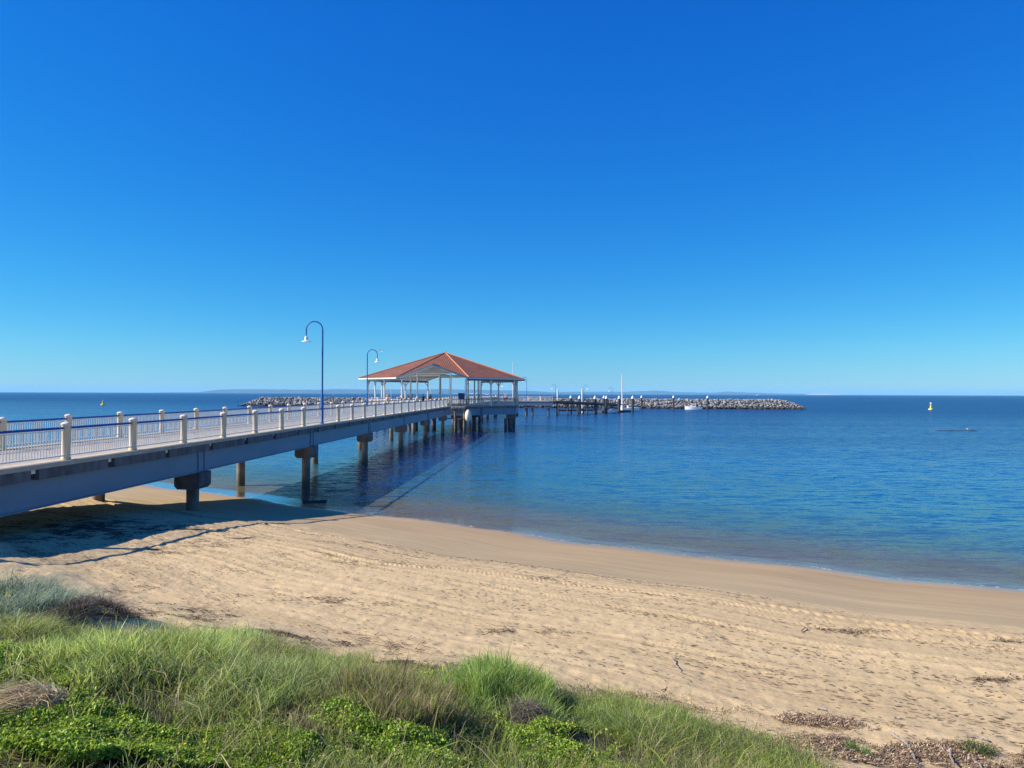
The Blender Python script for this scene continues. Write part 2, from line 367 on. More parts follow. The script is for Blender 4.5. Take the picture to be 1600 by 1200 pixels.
# ------------------------------------------------------------------ sea
def sea_mat():
    m = bpy.data.materials.new('sea_water'); m.use_nodes = True; N = m.node_tree.nodes; L = m.node_tree.links
    N.remove(N['Principled BSDF']); out = N['Material Output']
    a = N.new('ShaderNodeAttribute'); a.attribute_name = 'shore'
    g = N.new('ShaderNodeNewGeometry')
    def mapping(st, rz=0.):
        mp = N.new('ShaderNodeMapping'); mp.inputs['Scale'].default_value = st; mp.inputs['Rotation'].default_value = (0,0,rz); L.new(g.outputs['Position'], mp.inputs[0]); return mp.outputs[0]
    def noise(vec, scale, det, rough=.5, dist=0.):
        n = N.new('ShaderNodeTexNoise'); n.inputs['Scale'].default_value = scale; n.inputs['Detail'].default_value = det; n.inputs['Roughness'].default_value = rough; n.inputs['Distortion'].default_value = dist
        L.new(vec, n.inputs['Vector']); return n
    def vm(op, x, y=None, s=None):
        n = N.new('ShaderNodeVectorMath'); n.operation = op
        for i, v in enumerate((x, y)):
            if v is None: continue
            if isinstance(v, tuple): n.inputs[i].default_value = v
            else: L.new(v, n.inputs[i])
        if s is not None:
            if isinstance(s, (int, float)): n.inputs['Scale'].default_value = s
            else: L.new(s, n.inputs['Scale'])
        return n.outputs[0]
    def mr(f, a0, a1, b0=0, b1=1):
        n = N.new('ShaderNodeMapRange'); n.inputs[1].default_value = a0; n.inputs[2].default_value = a1; n.inputs[3].default_value = b0; n.inputs[4].default_value = b1
        L.new(f, n.inputs[0]); return n.outputs[0]
    def mul(x, y):
        n = N.new('ShaderNodeMath'); n.operation = 'MULTIPLY'
        for i, v in enumerate((x, y)):
            if isinstance(v, (int, float)): n.inputs[i].default_value = v
            else: L.new(v, n.inputs[i])
        return n.outputs[0]
    # slope field straight from noise (independent of distance)
    v1 = mapping((.42,1.7,1), .10); v2 = mapping((.55,2.1,1), -.14); v3 = mapping((.02,.16,1), .04)
    n1 = noise(v1, 1.5, 5, .62, .3); n2 = noise(v2, 5.5, 3, .6, .2)
    s1 = vm('SCALE', vm('SUBTRACT', n1.outputs['Color'], (.5,.5,.5)), s=1.0)
    s2 = vm('SCALE', vm('SUBTRACT', n2.outputs['Color'], (.5,.5,.5)), s=.75)
    patch = noise(v3, .35, 4, .6)
    calm = mul(mr(patch.outputs['Fac'], .38, .62, .78, 1.1), mr(a.outputs['Fac'], -9, -1, 1, .6))
    sl = vm('MULTIPLY', vm('SCALE', vm('ADD', s1, s2), s=calm), (.8,1.35,0))
    nn = vm('NORMALIZE', vm('ADD', sl, (0,0,1)))
    # body
    sh = a.outputs['Fac']
    r = N.new('ShaderNodeValToRGB'); e = r.color_ramp.elements
    els = [(0, (.001,.043,.155)), (.45, (.004,.092,.220)), (.78, (.018,.110,.165)), (.90, (.065,.135,.135)), (.96, (.20,.19,.12)), (1, (.38,.30,.18))]
    while len(e) < len(els): e.new(.5)
    for k, (ps, c) in enumerate(els): e[k].position = ps; e[k].color = (*c, 1)
    L.new(mr(sh, -70, 0), r.inputs[0])
    dif = N.new('ShaderNodeBsdfDiffuse'); L.new(r.outputs[0], dif.inputs[0]); L.new(nn, dif.inputs['Normal'])
    tr = N.new('ShaderNodeBsdfTransparent'); tr.inputs[0].default_value = (.86,.92,.92,1)
    op = N.new('ShaderNodeValToRGB'); oe = op.color_ramp.elements
    ol = [(0, 1), (.28, 1), (.50, .92), (.70, .78), (.86, .55), (1, .10)]
    while len(oe) < len(ol): oe.new(.5)
    for k, (ps, c) in enumerate(ol): oe[k].position = ps; oe[k].color = (c, c, c, 1)
    L.new(mr(sh, -26, 0), op.inputs[0])
    body = N.new('ShaderNodeMixShader'); L.new(op.outputs[0], body.inputs[0]); L.new(tr.outputs[0], body.inputs[1]); L.new(dif.outputs[0], body.inputs[2])
    gl = N.new('ShaderNodeBsdfGlossy'); gl.inputs['Roughness'].default_value = .15; gl.inputs[0].default_value = (1,1,.9,1); L.new(nn, gl.inputs['Normal'])
    fr = N.new('ShaderNodeFresnel'); fr.inputs['IOR'].default_value = 1.33; L.new(nn, fr.inputs['Normal'])
    surf = N.new('ShaderNodeMixShader'); px_ = N.new('ShaderNodeSeparateXYZ'); L.new(g.outputs['Position'], px_.inputs[0])
    film = mul(mr(px_.outputs[0], -7.5, -9.5), mr(sh, -1.7, -1.2)); inv = N.new('ShaderNodeMath'); inv.operation = 'SUBTRACT'; inv.inputs[0].default_value = 1; L.new(film, inv.inputs[1])
    fk = N.new('ShaderNodeMath'); fk.operation = 'MAXIMUM'; L.new(mul(film, .72), fk.inputs[0]); L.new(mul(mul(mr(sh, -14, -2, .52, .20), mr(sh, -260, -50, .45, 1)), mr(patch.outputs['Fac'], .36, .64, .86, 1.12)), fk.inputs[1])
    L.new(mul(fr.outputs[0], fk.outputs[0]), surf.inputs[0])
    L.new(vm('SCALE', sl, s=inv.outputs[0]), nn.node.inputs[0].links[0].from_node.inputs[0]); L.new(body.outputs[0], surf.inputs[1]); L.new(gl.outputs[0], surf.inputs[2])
    # foam along the lapping edge
    fo = N.new('ShaderNodeBsdfDiffuse'); fo.inputs[0].default_value = (.78,.78,.76,1)
    v4 = mapping((1,1,1)); fn = noise(v4, 3.0, 4, .7); fn2 = noise(mapping((1,1,1)), .35, 2)
    band = N.new('ShaderNodeMath'); band.operation = 'MULTIPLY_ADD'; L.new(fn2.outputs['Fac'], band.inputs[0]); band.inputs[1].default_value = .5
    L.new(sh, band.inputs[2])
    bb = N.new('ShaderNodeMath'); bb.operation = 'COMPARE'; L.new(band.outputs[0], bb.inputs[0]); bb.inputs[1].default_value = .16; bb.inputs[2].default_value = .07
    fm = mul(bb.outputs[0], mr(fn.outputs['Fac'], .53, .68, 0, .5))
    fin = N.new('ShaderNodeMixShader'); L.new(fm, fin.inputs[0]); L.new(surf.outputs[0], fin.inputs[1]); L.new(fo.outputs[0], fin.inputs[2])
    L.new(fin.outputs[0], out.inputs[0])
    return m
M['sea'] = sea_mat()
rs = np.concatenate([np.geomspace(12, 60, 260)[:-1], np.geomspace(60, 400, 120)[:-1], np.geomspace(400, 30000, 60)])
ang = np.linspace(-1.75, 1.75, 420)
A, R = np.meshgrid(ang, rs); X = -np.sin(A)*R; Y = np.cos(A)*R; S, T = shore(X, Y)
# gentle swell near the edge
Z = .02*np.exp(-((S+1.6+.4*np.sin(T*.25))/.35)**2) + .02*np.exp(-((S+4.2+.5*np.sin(T*.2+1))/.5)**2) + .012*fbm(T*.5, S*1.5, 2, 77)*np.clip(-S/2, 0, 1)*np.clip((60-R)/20, 0, 1)
idx = np.arange(len(ang)*len(rs)).reshape(len(rs), len(ang))
q = np.stack([idx[:-1,:-1], idx[:-1,1:], idx[1:,1:], idx[1:,:-1]], -1).reshape(-1, 4)
keep = (S < 9).ravel()[q].any(1); q = q[keep]
sea = np_mesh('sea', np.stack([X, Y, Z], -1).reshape(-1, 3), [q], M['sea'], {'shore': ('FLOAT', S.ravel())})
tag(sea, kind='structure')

# ------------------------------------------------------------------ jetty
XN, XF = -15.38, -20.38           # rail lines
P0, BAY = 22.66, 3.755
def D(y): return 3.86 + .24*min(max((y-23)/87, 0), 1)      # deck level
YS = P0 - 3*BAY - .3; YE = P0 + BAY*23.6                    # start, platform edge
jet = empty('jetty', ((XN+XF)/2, YS, 0))
tag(jet, 'long jetty on blue grey girders running from the beach to the red roofed pavilion', 'jetty')
def rel(mb_obj): mb_obj.location = (mb_obj.location.x-(XN+XF)/2, mb_obj.location.y-YS, mb_obj.location.z)
def jpart(mb, name, m, par=None):
    o = mb.build(name, m, par or jet)
    if par is None: rel(o)
    return o
def sloped(mb, x0, x1, y0, y1, dz0, dz1, mi=0):            # box following the deck slope, z relative to the deck level
    a, b = D(y0), D(y1)
    mb.add([(x0,y0,a+dz0),(x1,y0,a+dz0),(x1,y1,b+dz0),(x0,y1,b+dz0),(x0,y0,a+dz1),(x1,y0,a+dz1),(x1,y1,b+dz1),(x0,y1,b+dz1)],
           [(0,3,2,1),(4,5,6,7),(0,1,5,4),(1,2,6,5),(2,3,7,6),(3,0,4,7)], mi)
mb = MB()
n = 30
ys = np.linspace(YS, YE, n+1)
for a, b in zip(ys[:-1], ys[1:]): sloped(mb, XF+.32, XN-.32, a, b, -.16, -.03)
jpart(mb, 'deck', M['planks'])
for x0, x1 in ((XN-.32, XN+.30), (XF-.30, XF+.32)):
    mb = MB()
    for a, b in zip(ys[:-1], ys[1:]): sloped(mb, x0, x1, a, b, -.14, 0)
    jpart(mb, 'kerb_ledge', M['ledge'])
for sx in (1, -1):
    xe = XN+.28 if sx > 0 else XF-.28
    y = P0 - 3.5*BAY + .1
    while y < YE-.5:
        a, b = max(y+.17, YS), min(y+BAY-.17, YE)
        mb = MB(); sloped(mb, min(xe, xe-sx*.30), max(xe, xe-sx*.30), a, b, -.46, -.144)
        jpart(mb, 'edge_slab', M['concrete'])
        if sx > 0:
            mb = MB(); sloped(mb, xe-.34, xe-.08, b+.05, b+.29, -.27, -.144); jpart(mb, 'drain_bracket', M['white'])
        y += BAY
mb = MB()
for a, b in zip(ys[:-1], ys[1:]): sloped(mb, XF+.05, XN-.05, a, b, -.46, -.164)
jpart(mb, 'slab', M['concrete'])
for xg in (XN-.04, XF+.04):
    mb = MB()
    for a, b in zip(ys[:-1], ys[1:]):
        sloped(mb, xg-.09, xg+.09, a, b, -1.30, -.46); sloped(mb, xg-.17, xg+.15, a, b, -1.345, -1.302)
    jpart(mb, 'girder', M['girder'])
bents = [16.6+15.02*k for k in range(7)]
def cylz(mb, x, y, r, z0, z1, n=16): mb.lathe([(r, z0), (r, z1)], (x, y, 0), n)
for yb in bents:
    dk = D(yb)
    for xp, xs in ((XN-.30, 1), (XF+.42, -1)):
        mb = MB(); x0, x1 = xp-.56, xp+.56
        y0, y1 = yb-.55, yb+.55; z0, z1 = dk-2.08, dk-1.35; c = .14
        pr = [(x0+c,z0),(x1-c,z0),(x1,z0+c),(x1,z1),(x0,z1),(x0,z0+c)]
        vs = [(x,y0,z) for x,z in pr] + [(x,y1,z) for x,z in pr]
        mb.add(vs, [(0,1,2,3,4,5), (11,10,9,8,7,6)] + [((i+1)%6, i, i+6, (i+1)%6+6) for i in range(6)])
        mb.add(*(lambda b: (b.v, b.f))(MB()))
        cap = jpart(mb, 'pile_cap', M['pilecap'])
        zb = float(ground(xp, yb, False))-.6
        mb = MB(); cylz(mb, xp, yb, .265, zb, dk-2.075); jpart(mb, 'pile', M['pile'])
        mb = MB(); xw = XN-.04 if xs > 0 else XF+.04
        for dy in (-.28, .28): mb.box(xw-.16, xw+.14, yb+dy-.02, yb+dy+.02, dk-1.30, dk-.47)
        mb.box(xw+.092, xw+.10, yb-.26, yb+.26, dk-1.30, dk-.47); jpart(mb, 'stiffener', M['girder'])
    mb = MB(); mb.box(XF+.16, XN-.16, yb-.2, yb+.2, dk-1.1, dk-.48); jpart(mb, 'cross_beam', M['girder'])

# ---- railings
def post_mb(mb, x, y, z):
    mb.lathe([(.145,0),(.145,.06),(.13,.08),(.13,.90),(.142,.93),(.142,1.02),(.13,1.03),(.13,1.08)], (x,y,z), 12, 0)
def cap_mb(mb, x, y, z):
    mb.lathe([(.14,1.08),(.152,1.10),(.152,1.135),(.125,1.165),(.06,1.19),(.01,1.20)], (x,y,z), 12, 0)
def railing(name, label, pts, side=1, group=None, posts=None, thin=False, railmat='blue', skip=(), bal_step=.125, cat='railing'):
    """pts: list of (x,y,z) post bases"""
    o0 = Vector(pts[0]); root = empty(name, o0); tag(root, label, cat, group)
    def P(mb, nm, m, par=None):
        o = mb.build(nm, m, par or root)
        if par is None: o.location = -o0
        return o
    for i, p in enumerate(pts):
        if i in skip: continue
        mb = MB(); post_mb(mb, *p); po = P(mb, 'post', M['cream'])
        mb = MB(); cap_mb(mb, *p); c = mb.build('post_cap', M['cap'], po)
    mb = MB()
    for a, b in zip(pts[:-1], pts[1:]):
        a = Vector(a); b = Vector(b); u = (b-a).normalized()
        mb.tube([a+Vector((0,0,1.0)), b+Vector((0,0,1.0))], .042, 8)
    P(mb, 'handrail', M[railmat])
    for a, b in zip(pts[:-1], pts[1:]):
        a = Vector(a); b = Vector(b); L_ = (b-a).length; u = (b-a)/L_
        mb = MB(); mb.bar(a+u*.1+Vector((0,0,.93)), b-u*.1+Vector((0,0,.93)), .035, .03)
        mb.bar(a+u*.1+Vector((0,0,.13)), b-u*.1+Vector((0,0,.13)), .05, .045)
        k = int((L_-.3)/bal_step)
        for j in range(k+1):
            q_ = a + u*(.15 + (L_-.3)*j/k)
            mb.bar(q_+Vector((0,0,.15)), q_+Vector((0,0,.92)), .022, .022)
        P(mb, 'baluster_panel', M['white'])
    return root
npts = [(XN, P0+BAY*i, D(P0+BAY*i)) for i in range(-3, 24)]
fpts = [(XF, P0+BAY*i, D(P0+BAY*i)) for i in range(-3, 24)]
railing('railing', 'white railing with cream posts and blue handrail on the near edge of the jetty', npts, skip=(10,))
railing('railing', 'white railing with cream posts and blue handrail on the far edge of the jetty', fpts, skip=())

# ---- lamps
def lamp(x, y, z, dx, h, label, thick=True, sc=1.0, dy=0.):
    root = empty('street_lamp', (x, y, z)); tag(root, label, 'street lamp', 'arched lamps along the jetty')
    mb = MB(); mb.lathe([(.16,0),(.16,.04),(.10,.06),(.10,1.9),(.06,2.0),(.055,h-.56*sc)], (0,0,0), 10)
    mb.build('pole', M['bluepole'], root)
    r = .56*sc; pts = [(dx*(r - r*math.cos(a)), dy*(r - r*math.cos(a)), h-r+r*math.sin(a)) for a in np.linspace(0, PI, 17)]
    pts.append((dx*2*r, dy*2*r, h-r-.42*sc))
    mb = MB(); mb.tube([(0,0,h-r-.02)] + pts, .042, 8); arm = mb.build('arm', M['bluepole'], root)
    c = (dx*2*r, dy*2*r, h-r-.42*sc)
    mb = MB(); mb.lathe([(.33*sc,-.40*sc),(.32*sc,-.375*sc),(.20*sc,-.33*sc),(.125*sc,-.29*sc),(.115*sc,-.10*sc),(.06*sc,-.02*sc),(.03*sc,.02)], c, 14); mb.build('lamp_shade', M['lampwhite'], root)
    return root
yl = npts[10][1]
lamp(XN, yl, D(yl), -1, 6.9, 'tall blue arched lamp post nearest the camera, its white shade hanging to the left')
lamp(XF+.1, 80.6, D(80.6), 1, 6.8, 'blue arched lamp just left of the pavilion roof, its shade hanging to the right')

# ------------------------------------------------------------------ pavilion
PC = (-18.0, 125.25); AP = 12.45; DZ = 4.10
pav = empty('pavilion', (*PC, 0)); tag(pav, 'open octagonal pavilion with terracotta tiled roof on white posts over the water', 'pavilion')
def octv(ap, z): 
    R_ = ap/math.cos(PI/8); return [Vector((R_*math.cos(PI/8+k*PI/4), R_*math.sin(PI/8+k*PI/4), z)) for k in range(8)]
def prism(mb, ap, z0, z1):
    a = octv(ap, z0); b = octv(ap, z1)
    mb.add(a+b, [tuple(range(7,-1,-1)), tuple(range(8,16))] + [(i,(i+1)%8,(i+1)%8+8,i+8) for i in range(8)])
mb = MB(); prism(mb, AP, DZ-.12, DZ); mb.build('deck', M['planks'], pav)
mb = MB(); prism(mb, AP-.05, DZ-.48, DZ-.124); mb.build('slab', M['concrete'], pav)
vo = octv(AP-.2, 0)
for i in range(8):
    a = vo[i]; b = vo[(i+1)%8]; u = (b-a).normalized()*.10
    mb = MB(); mb.bar(a+u+Vector((0,0,DZ-.98)), b-u+Vector((0,0,DZ-.98)), .16, 1.0); mb.build('girder', M['girder'], pav)
for x in (-7.5,-2.5,2.5,7.5):
    mb = MB(); mb.bar((x,-10.5,DZ-.9),(x,10.5,DZ-.9), .3, .8); mb.build('girder', M['girder'], pav)
pp = [(v.x*.93, v.y*.93) for v in octv(AP, 0)] + [(4.9*math.cos(k*PI/3), 4.9*math.sin(k*PI/3)) for k in range(6)]
pp += [(v.x*.93+.9*(-1 if v.x > 0 else 1), v.y*.93) for v in octv(AP, 0)]
for k, (x, y) in enumerate(pp):
    mb = MB(); mb.box(x-.75, x+.75, y-.6, y+.6, DZ-2.15, DZ-1.48)
    if k < 14: mb.build('pile_cap', M['pilecap'], pav)
    mb = MB(); cylz(mb, x, y, .25, -9, DZ-2.152 if k < 14 else DZ-2.16); mb.build('pile', M['pilecap'], pav)
# columns
EZ = 8.46; AZ = 12.96; AE = 13.5; hs = AE*math.tan(PI/8); GZ = 10.46
cv = octv(AP-.35, 0)
cols = [(v.x, v.y, EZ-.25) for v in cv]
for i in range(8):
    a = cv[i]; b = cv[(i+1)%8]
    if i in (5, 1):        # gabled sides (front = -y, back = +y): two posts flanking the way
        for xx in (-2.6, 2.6): cols.append((xx, a.y, EZ+1.5*(1-abs(xx)/5.3)*1.0-.12))
    else:
        m_ = (a+b)/2; cols.append((m_.x, m_.y, EZ-.25))
def column(x, y, z1):
    mb = MB(); w = .13; mb.lathe([(.20,0),(.20,.25),(.13,.30),(.13,z1-DZ-.3),(.16,z1-DZ-.22),(.16,z1-DZ)], (x,y,DZ), 8)
    return mb.build('column', M['white'], pav)
for c in cols: column(*c)
for k in range(6):
    a = PI/6 + k*PI/3; column(6.2*math.cos(a), 6.2*math.sin(a), EZ+.6)
# eave beams, with small brackets
for i in range(8):
    a = cv[i]; b = cv[(i+1)%8]; u = (b-a).normalized()*.06
    if i in (1, 5): continue
    mb = MB(); mb.bar(a+u+Vector((0,0,EZ-.30)), b-u+Vector((0,0,EZ-.30)), .16, .34)
    uu = (b-a).normalized()
    for p, s_ in ((a, 1), (b, -1), ((a+b)/2, 1), ((a+b)/2, -1)):
        mb.bar(p+uu*s_*.12+Vector((0,0,EZ-1.05)), p+uu*s_*.62+Vector((0,0,EZ-.5)), .08, .08)
    mb.build('eave_beam', M['girder'], pav)
for sy in (-1, 1):
    yb = sy*(AP-.35)
    mb = MB(); mb.bar((-5.2,yb,EZ-.02),(0,yb,GZ-.22), .16,.22); mb.bar((0,yb,GZ-.22),(5.2,yb,EZ-.02), .16,.22)
    mb.build('gable_beam', M['white'], pav)
    mb = MB(); mb.bar((-2.6,yb,EZ+.62),(2.6,yb,EZ+.62), .12,.16); mb.build('collar_beam', M['white'], pav)
mb = MB()
for k in range(6):
    a = PI/6+k*PI/3; b = a+PI/3
    mb.bar((6.2*math.cos(a),6.2*math.sin(a),EZ+.45),(6.2*math.cos(b),6.2*math.sin(b),EZ+.45), .12,.24)
mb.build('ring_beam', M['white'], pav)
# roof
def roof_faces(dz, inset=0.):
    A_ = AE-inset; ev = octv(A_, EZ+dz); ap = Vector((0,0,AZ+dz)); out = []
    for i in range(8):
        a = ev[i]; b = ev[(i+1)%8]
        if i in (1, 5):
            sy = 1 if i == 1 else -1
            Bk = Vector((0, sy*(A_-5.95), GZ+dz)); Pk = Vector((0, sy*(A_+.35), GZ+dz))
            out += [((a, Bk, ap), a, b), ((Bk, b, ap), a, b), ((a, Pk, Bk), Bk, Pk), ((Pk, b, Bk), Pk, Bk)]
        else: out.append(((a, b, ap), a, b))
    return out
def roof_mesh(name, m, dz, parent, flip=False, thick=0.):
    me = bpy.data.meshes.new(name); vs = []; fs = []; uvs = []
    for tri_, ra, rb in roof_faces(dz):
        n0 = len(vs); vs += [tuple(p) for p in tri_]; fs.append((n0, n0+1, n0+2))
        nrm = (tri_[1]-tri_[0]).cross(tri_[2]-tri_[0]).normalized()
        if nrm.z < 0: fs[-1] = (n0+2, n0+1, n0); nrm = -nrm
        e = (rb-ra); e = (e - nrm*e.dot(nrm)).normalized(); w = nrm.cross(e)
        vv = [tri_[k-n0] for k in fs[-1]]
        uvs += [((p-ra).dot(e)+50, (p-ra).dot(w)+50) for p in vv]
    me.from_pydata(vs, [], fs); uvl = me.uv_layers.new(name='UVMap')
    for k, uv in enumerate(uvs): uvl.data[k].uv = uv
    me.materials.append(m); o = bpy.data.objects.new(name, me); col.objects.link(o); o.parent = parent
    return o
roof = roof_mesh('roof', M['tiles'], 0, pav)
sl = roof.modifiers.new('thick', 'SOLIDIFY'); sl.thickness = .07; sl.offset = -1
sof = roof_mesh('soffit', M['soffit'], -.16, roof)
ev = octv(AE, EZ)
for i in range(8):
    mb = MB(); mb.tube([ev[i]+Vector((0,0,.03)), Vector((0,0,AZ+.05))], .10, 8); mb.build('ridge_cap', M['hipcap'], roof)
for sy in (-1, 1):
    mb = MB(); mb.tube([(0, sy*(AE+.35), GZ+.03), (0, sy*(AE-5.9), GZ+.03)], .10, 8); mb.build('ridge_cap', M['hipcap'], roof)
    mb = MB(); h2 = hs
    mb.bar((-h2, sy*(AE+.02), EZ-.10), (0, sy*(AE+.37), GZ-.10), .05, .26); mb.bar((0, sy*(AE+.37), GZ-.10), (h2, sy*(AE+.02), EZ-.10), .05, .26)
    mb.build('barge_board', M['girder'], roof)
for i in range(8):
    if i in (1, 5): continue
    a = ev[i]; b = ev[(i+1)%8]
    mb = MB(); mb.bar(a+Vector((0,0,-.13)), b+Vector((0,0,-.13)), .14, .18); mb.build('gutter', M['white'], roof)
mb = MB(); mb.lathe([(.25,-.1),(.2,.1),(.05,.25)], (0,0,AZ), 8); mb.build('roof_cap', M['hipcap'], roof)
# railings round the platform
rv = octv(AP-.22, DZ)
def lerp(a, b, n): return [tuple(a+(b-a)*k/n) for k in range(n+1)]
def prail(label, chain, grp='railings round the pavilion platform'):
    pts = [(p[0]+PC[0], p[1]+PC[1], p[2]) for p in chain]
    return railing('railing', label, pts, group=grp, railmat='blue', bal_step=.16)
# octv order: k=0 (22.5deg) ... ; sides: i between v[i], v[i+1]
side = lambda i, n=3: lerp(rv[i], rv[(i+1)%8], n)
prail('platform railing on the right front face of the pavilion, shaded under the roof', side(6))
prail('platform railing on the far right face of the pavilion', side(7))
prail('platform railing on the back right face of the pavilion', side(0))
prail('platform railing on the back left face of the pavilion', side(2))
prail('platform railing on the far left face of the pavilion', side(3))
prail('platform railing on the left front face of the pavilion beside the leftmost white column', side(4))
fr0, fr1 = rv[6], rv[5]
prail('short railing between the jetty end and the front right pavilion column', [tuple(fr0), (2.75, fr0.y, DZ)])
prail('short railing between the jetty end and the front left pavilion column', [tuple(fr1), (-2.75, fr1.y, DZ)])
# lower timber platform with braces at the front corner
lp = empty('access_platform', (PC[0]+4, PC[1]-AP-.6, 0)); tag(lp, 'pale braced timber edge with a dark lower beam at the front of the pavilion', 'access platform')
mb = MB(); mb.box(-1.25, 1.0, -.12, .1, DZ-.42, DZ-.05)
for k in range(4): mb.bar((-1.15+k*.55,-.16,DZ-.40),(-.75+k*.55,-.16,DZ-.06), .05,.07)
mb.build('fascia', M['ledge'], lp)
mb = MB(); mb.bar((-1.9,.1,DZ-1.95),(1.0,.1,DZ-1.95), .25,.22); mb.build('lower_beam', M['darktimber'], lp)
for x in (-.6, .8):
    mb = MB(); mb.tube([(x,.1,-3),(x,.1,DZ-.43)], .16, 10); mb.build('post', M['pile'], lp)
# hanging white fender
fx = PC[0]+hs-.15
mb = MB(); mb.lathe([(.05,1.75),(.2,1.7),(.42,1.35),(.52,.8),(.48,.3),(.28,.02),(.05,-.02)], (0,0,0), 10)
o = mb.build('fender', M['cap'], None, (fx, PC[1]-AP-.55, DZ-2.3)); tag(o, 'bulging white fender hanging below the front right corner of the pavilion deck', 'fender')
# information board + bin
ib = empty('sign_board', (PC[0]+4.2, PC[1]-AP+.9, DZ)); tag(ib, 'dark blue blank board on posts beside the front right column of the pavilion', 'sign board')
mb = MB(); mb.box(-.5,.5,-.03,.03,1.0,1.95); mb.build('panel', M['sign'], ib)
for x in (-.42,.42):
    mb = MB(); mb.bar((x,.06,0),(x,.06,1.9),.07); mb.build('leg', M['sign'], ib)
bn = empty('rubbish_bin', (PC[0]+4.2, PC[1]-AP+1.7, DZ)); tag(bn, 'dark slatted rubbish bin standing under the dark blue board', 'bin')
mb = MB()
for k in range(14):
    a = 2*PI*k/14; mb.bar((.36*math.cos(a),.36*math.sin(a),.05),(.36*math.cos(a),.36*math.sin(a),.95),.09,.03)
mb.build('slats', M['sign'], bn)
mb = MB(); mb.lathe([(.40,.95),(.40,1.0),(.3,1.06)], (0,0,0), 14); mb.build('lid', M['darktimber'], bn)

# ------------------------------------------------------------------ outer jetty : on from the pavilion, then across
oj = empty('jetty', (PC[0], PC[1]+AP, 0)); tag(oj, 'outer arm of the jetty beyond the pavilion, ending at the dark timber walkway', 'jetty')
def ob(x0,x1,y0,y1,z0,z1,nm,m):
    mb = MB(); mb.box(x0-PC[0],x1-PC[0],y0-PC[1]-AP,y1-PC[1]-AP,z0,z1); return mb.build(nm, m, oj)
yA, yB, xR = PC[1]+AP-.1, 206.0, .9
ob(XF-.3, XN+.3, yA, yB-5.5, DZ-.3, DZ-.01, 'deck', M['planks']); ob(XF-.3, xR, yB-5.5, yB, DZ-.3, DZ-.01, 'deck', M['planks'])
ob(XN-.1, XN+.1, yA+.3, yB-5.6, DZ-1.3, DZ-.304, 'girder', M['girder']); ob(XF-.1, XF+.1, yA+.3, yB-5.6, DZ-1.3, DZ-.304, 'girder', M['girder'])
ob(XN+.1, xR-.1, yB-5.4, yB-5.2, DZ-1.35, DZ-.304, 'girder', M['girder']); ob(XF, xR-.1, yB-.3, yB-.1, DZ-1.35, DZ-.304, 'girder', M['girder'])
for x, y in [(XN-.3, 152),(XF+.3, 152),(XN-.3,168),(XF+.3,168),(XN-.3,184),(XF+.3,184),(XN+.2,yB-4.8),(XN+.2,yB-.8),(-6.6,yB-4.8),(-6.6,yB-.8),(-4.9,yB-4.8),(-.5,yB-4.8),(-.5,yB-.8)]:
    mb = MB(); mb.box(x-.8-PC[0], x+.8-PC[0], y-.5-PC[1]-AP, y+.5-PC[1]-AP, DZ-2.0, DZ-1.36); mb.build('pile_cap', M['pilecap'], oj)
    mb = MB(); cylz(mb, x-PC[0], y-PC[1]-AP, .32, -9, DZ-2.002); mb.build('pile', M['pilecap'], oj)
def run(a, b, n): a = Vector(a); b = Vector(b); return lerp(a, b, n)
railing('railing', 'white railing along the near edge of the outer jetty arm, right of the pavilion', run((XN+.1,yB-5.4,DZ),(xR-.3,yB-5.4,DZ),5), railmat='white', bal_step=.2)
railing('railing', 'white railing along the back edge of the outer jetty arm, farthest from the shore', run((XF,yB-.1,DZ),(xR-.3,yB-.1,DZ),6), railmat='white', bal_step=.2)
railing('railing', 'white railing on the right side of the jetty stretch behind the pavilion', run((XN,yA+1,DZ),(XN,yB-5.6,DZ),16), railmat='white', bal_step=.2)
railing('railing', 'white railing on the left side of the jetty stretch behind the pavilion', run((XF,yA+1,DZ),(XF,yB-.3,DZ),17), railmat='white', bal_step=.2)
# lamps seen through and beside the pavilion
lamp(XN+.1, 158, DZ, -1, 6.3, 'blue arched lamp on the right edge of the jetty just behind the pavilion')
lamp(XF-.1, 176, DZ, 1, 6.0, 'blue arched lamp on the left edge of the jetty far behind the pavilion')
x_, y_ = WP(823, 199.4); lamp(x_, y_, DZ, -1, 6.4, 'blue arched lamp standing just right of the pavilion on the outer jetty arm', sc=.9)
x_, y_ = WP(779, 205); lamp(x_, y_, DZ, 1, 5.2, 'blue lamp seen between the right hand pavilion columns')
# flagpole
x_, y_ = WP(801.3, 203); fp = empty('flagpole', (x_, y_, DZ)); tag(fp, 'tall thin white pole rising above the right eave of the pavilion roof', 'pole')
mb = MB(); mb.lathe([(.28,0),(.28,.3),(.13,.4),(.10,4),(.07,10.6)], (0,0,0), 10); mb.build('shaft', M['white'], fp)
mb = MB(); mb.bar((-.6,0,10.0),(.6,0,10.0),.05); mb.bar((0,0,10.6),(0,0,11.0),.04); mb.build('crosstree', M['white'], fp)

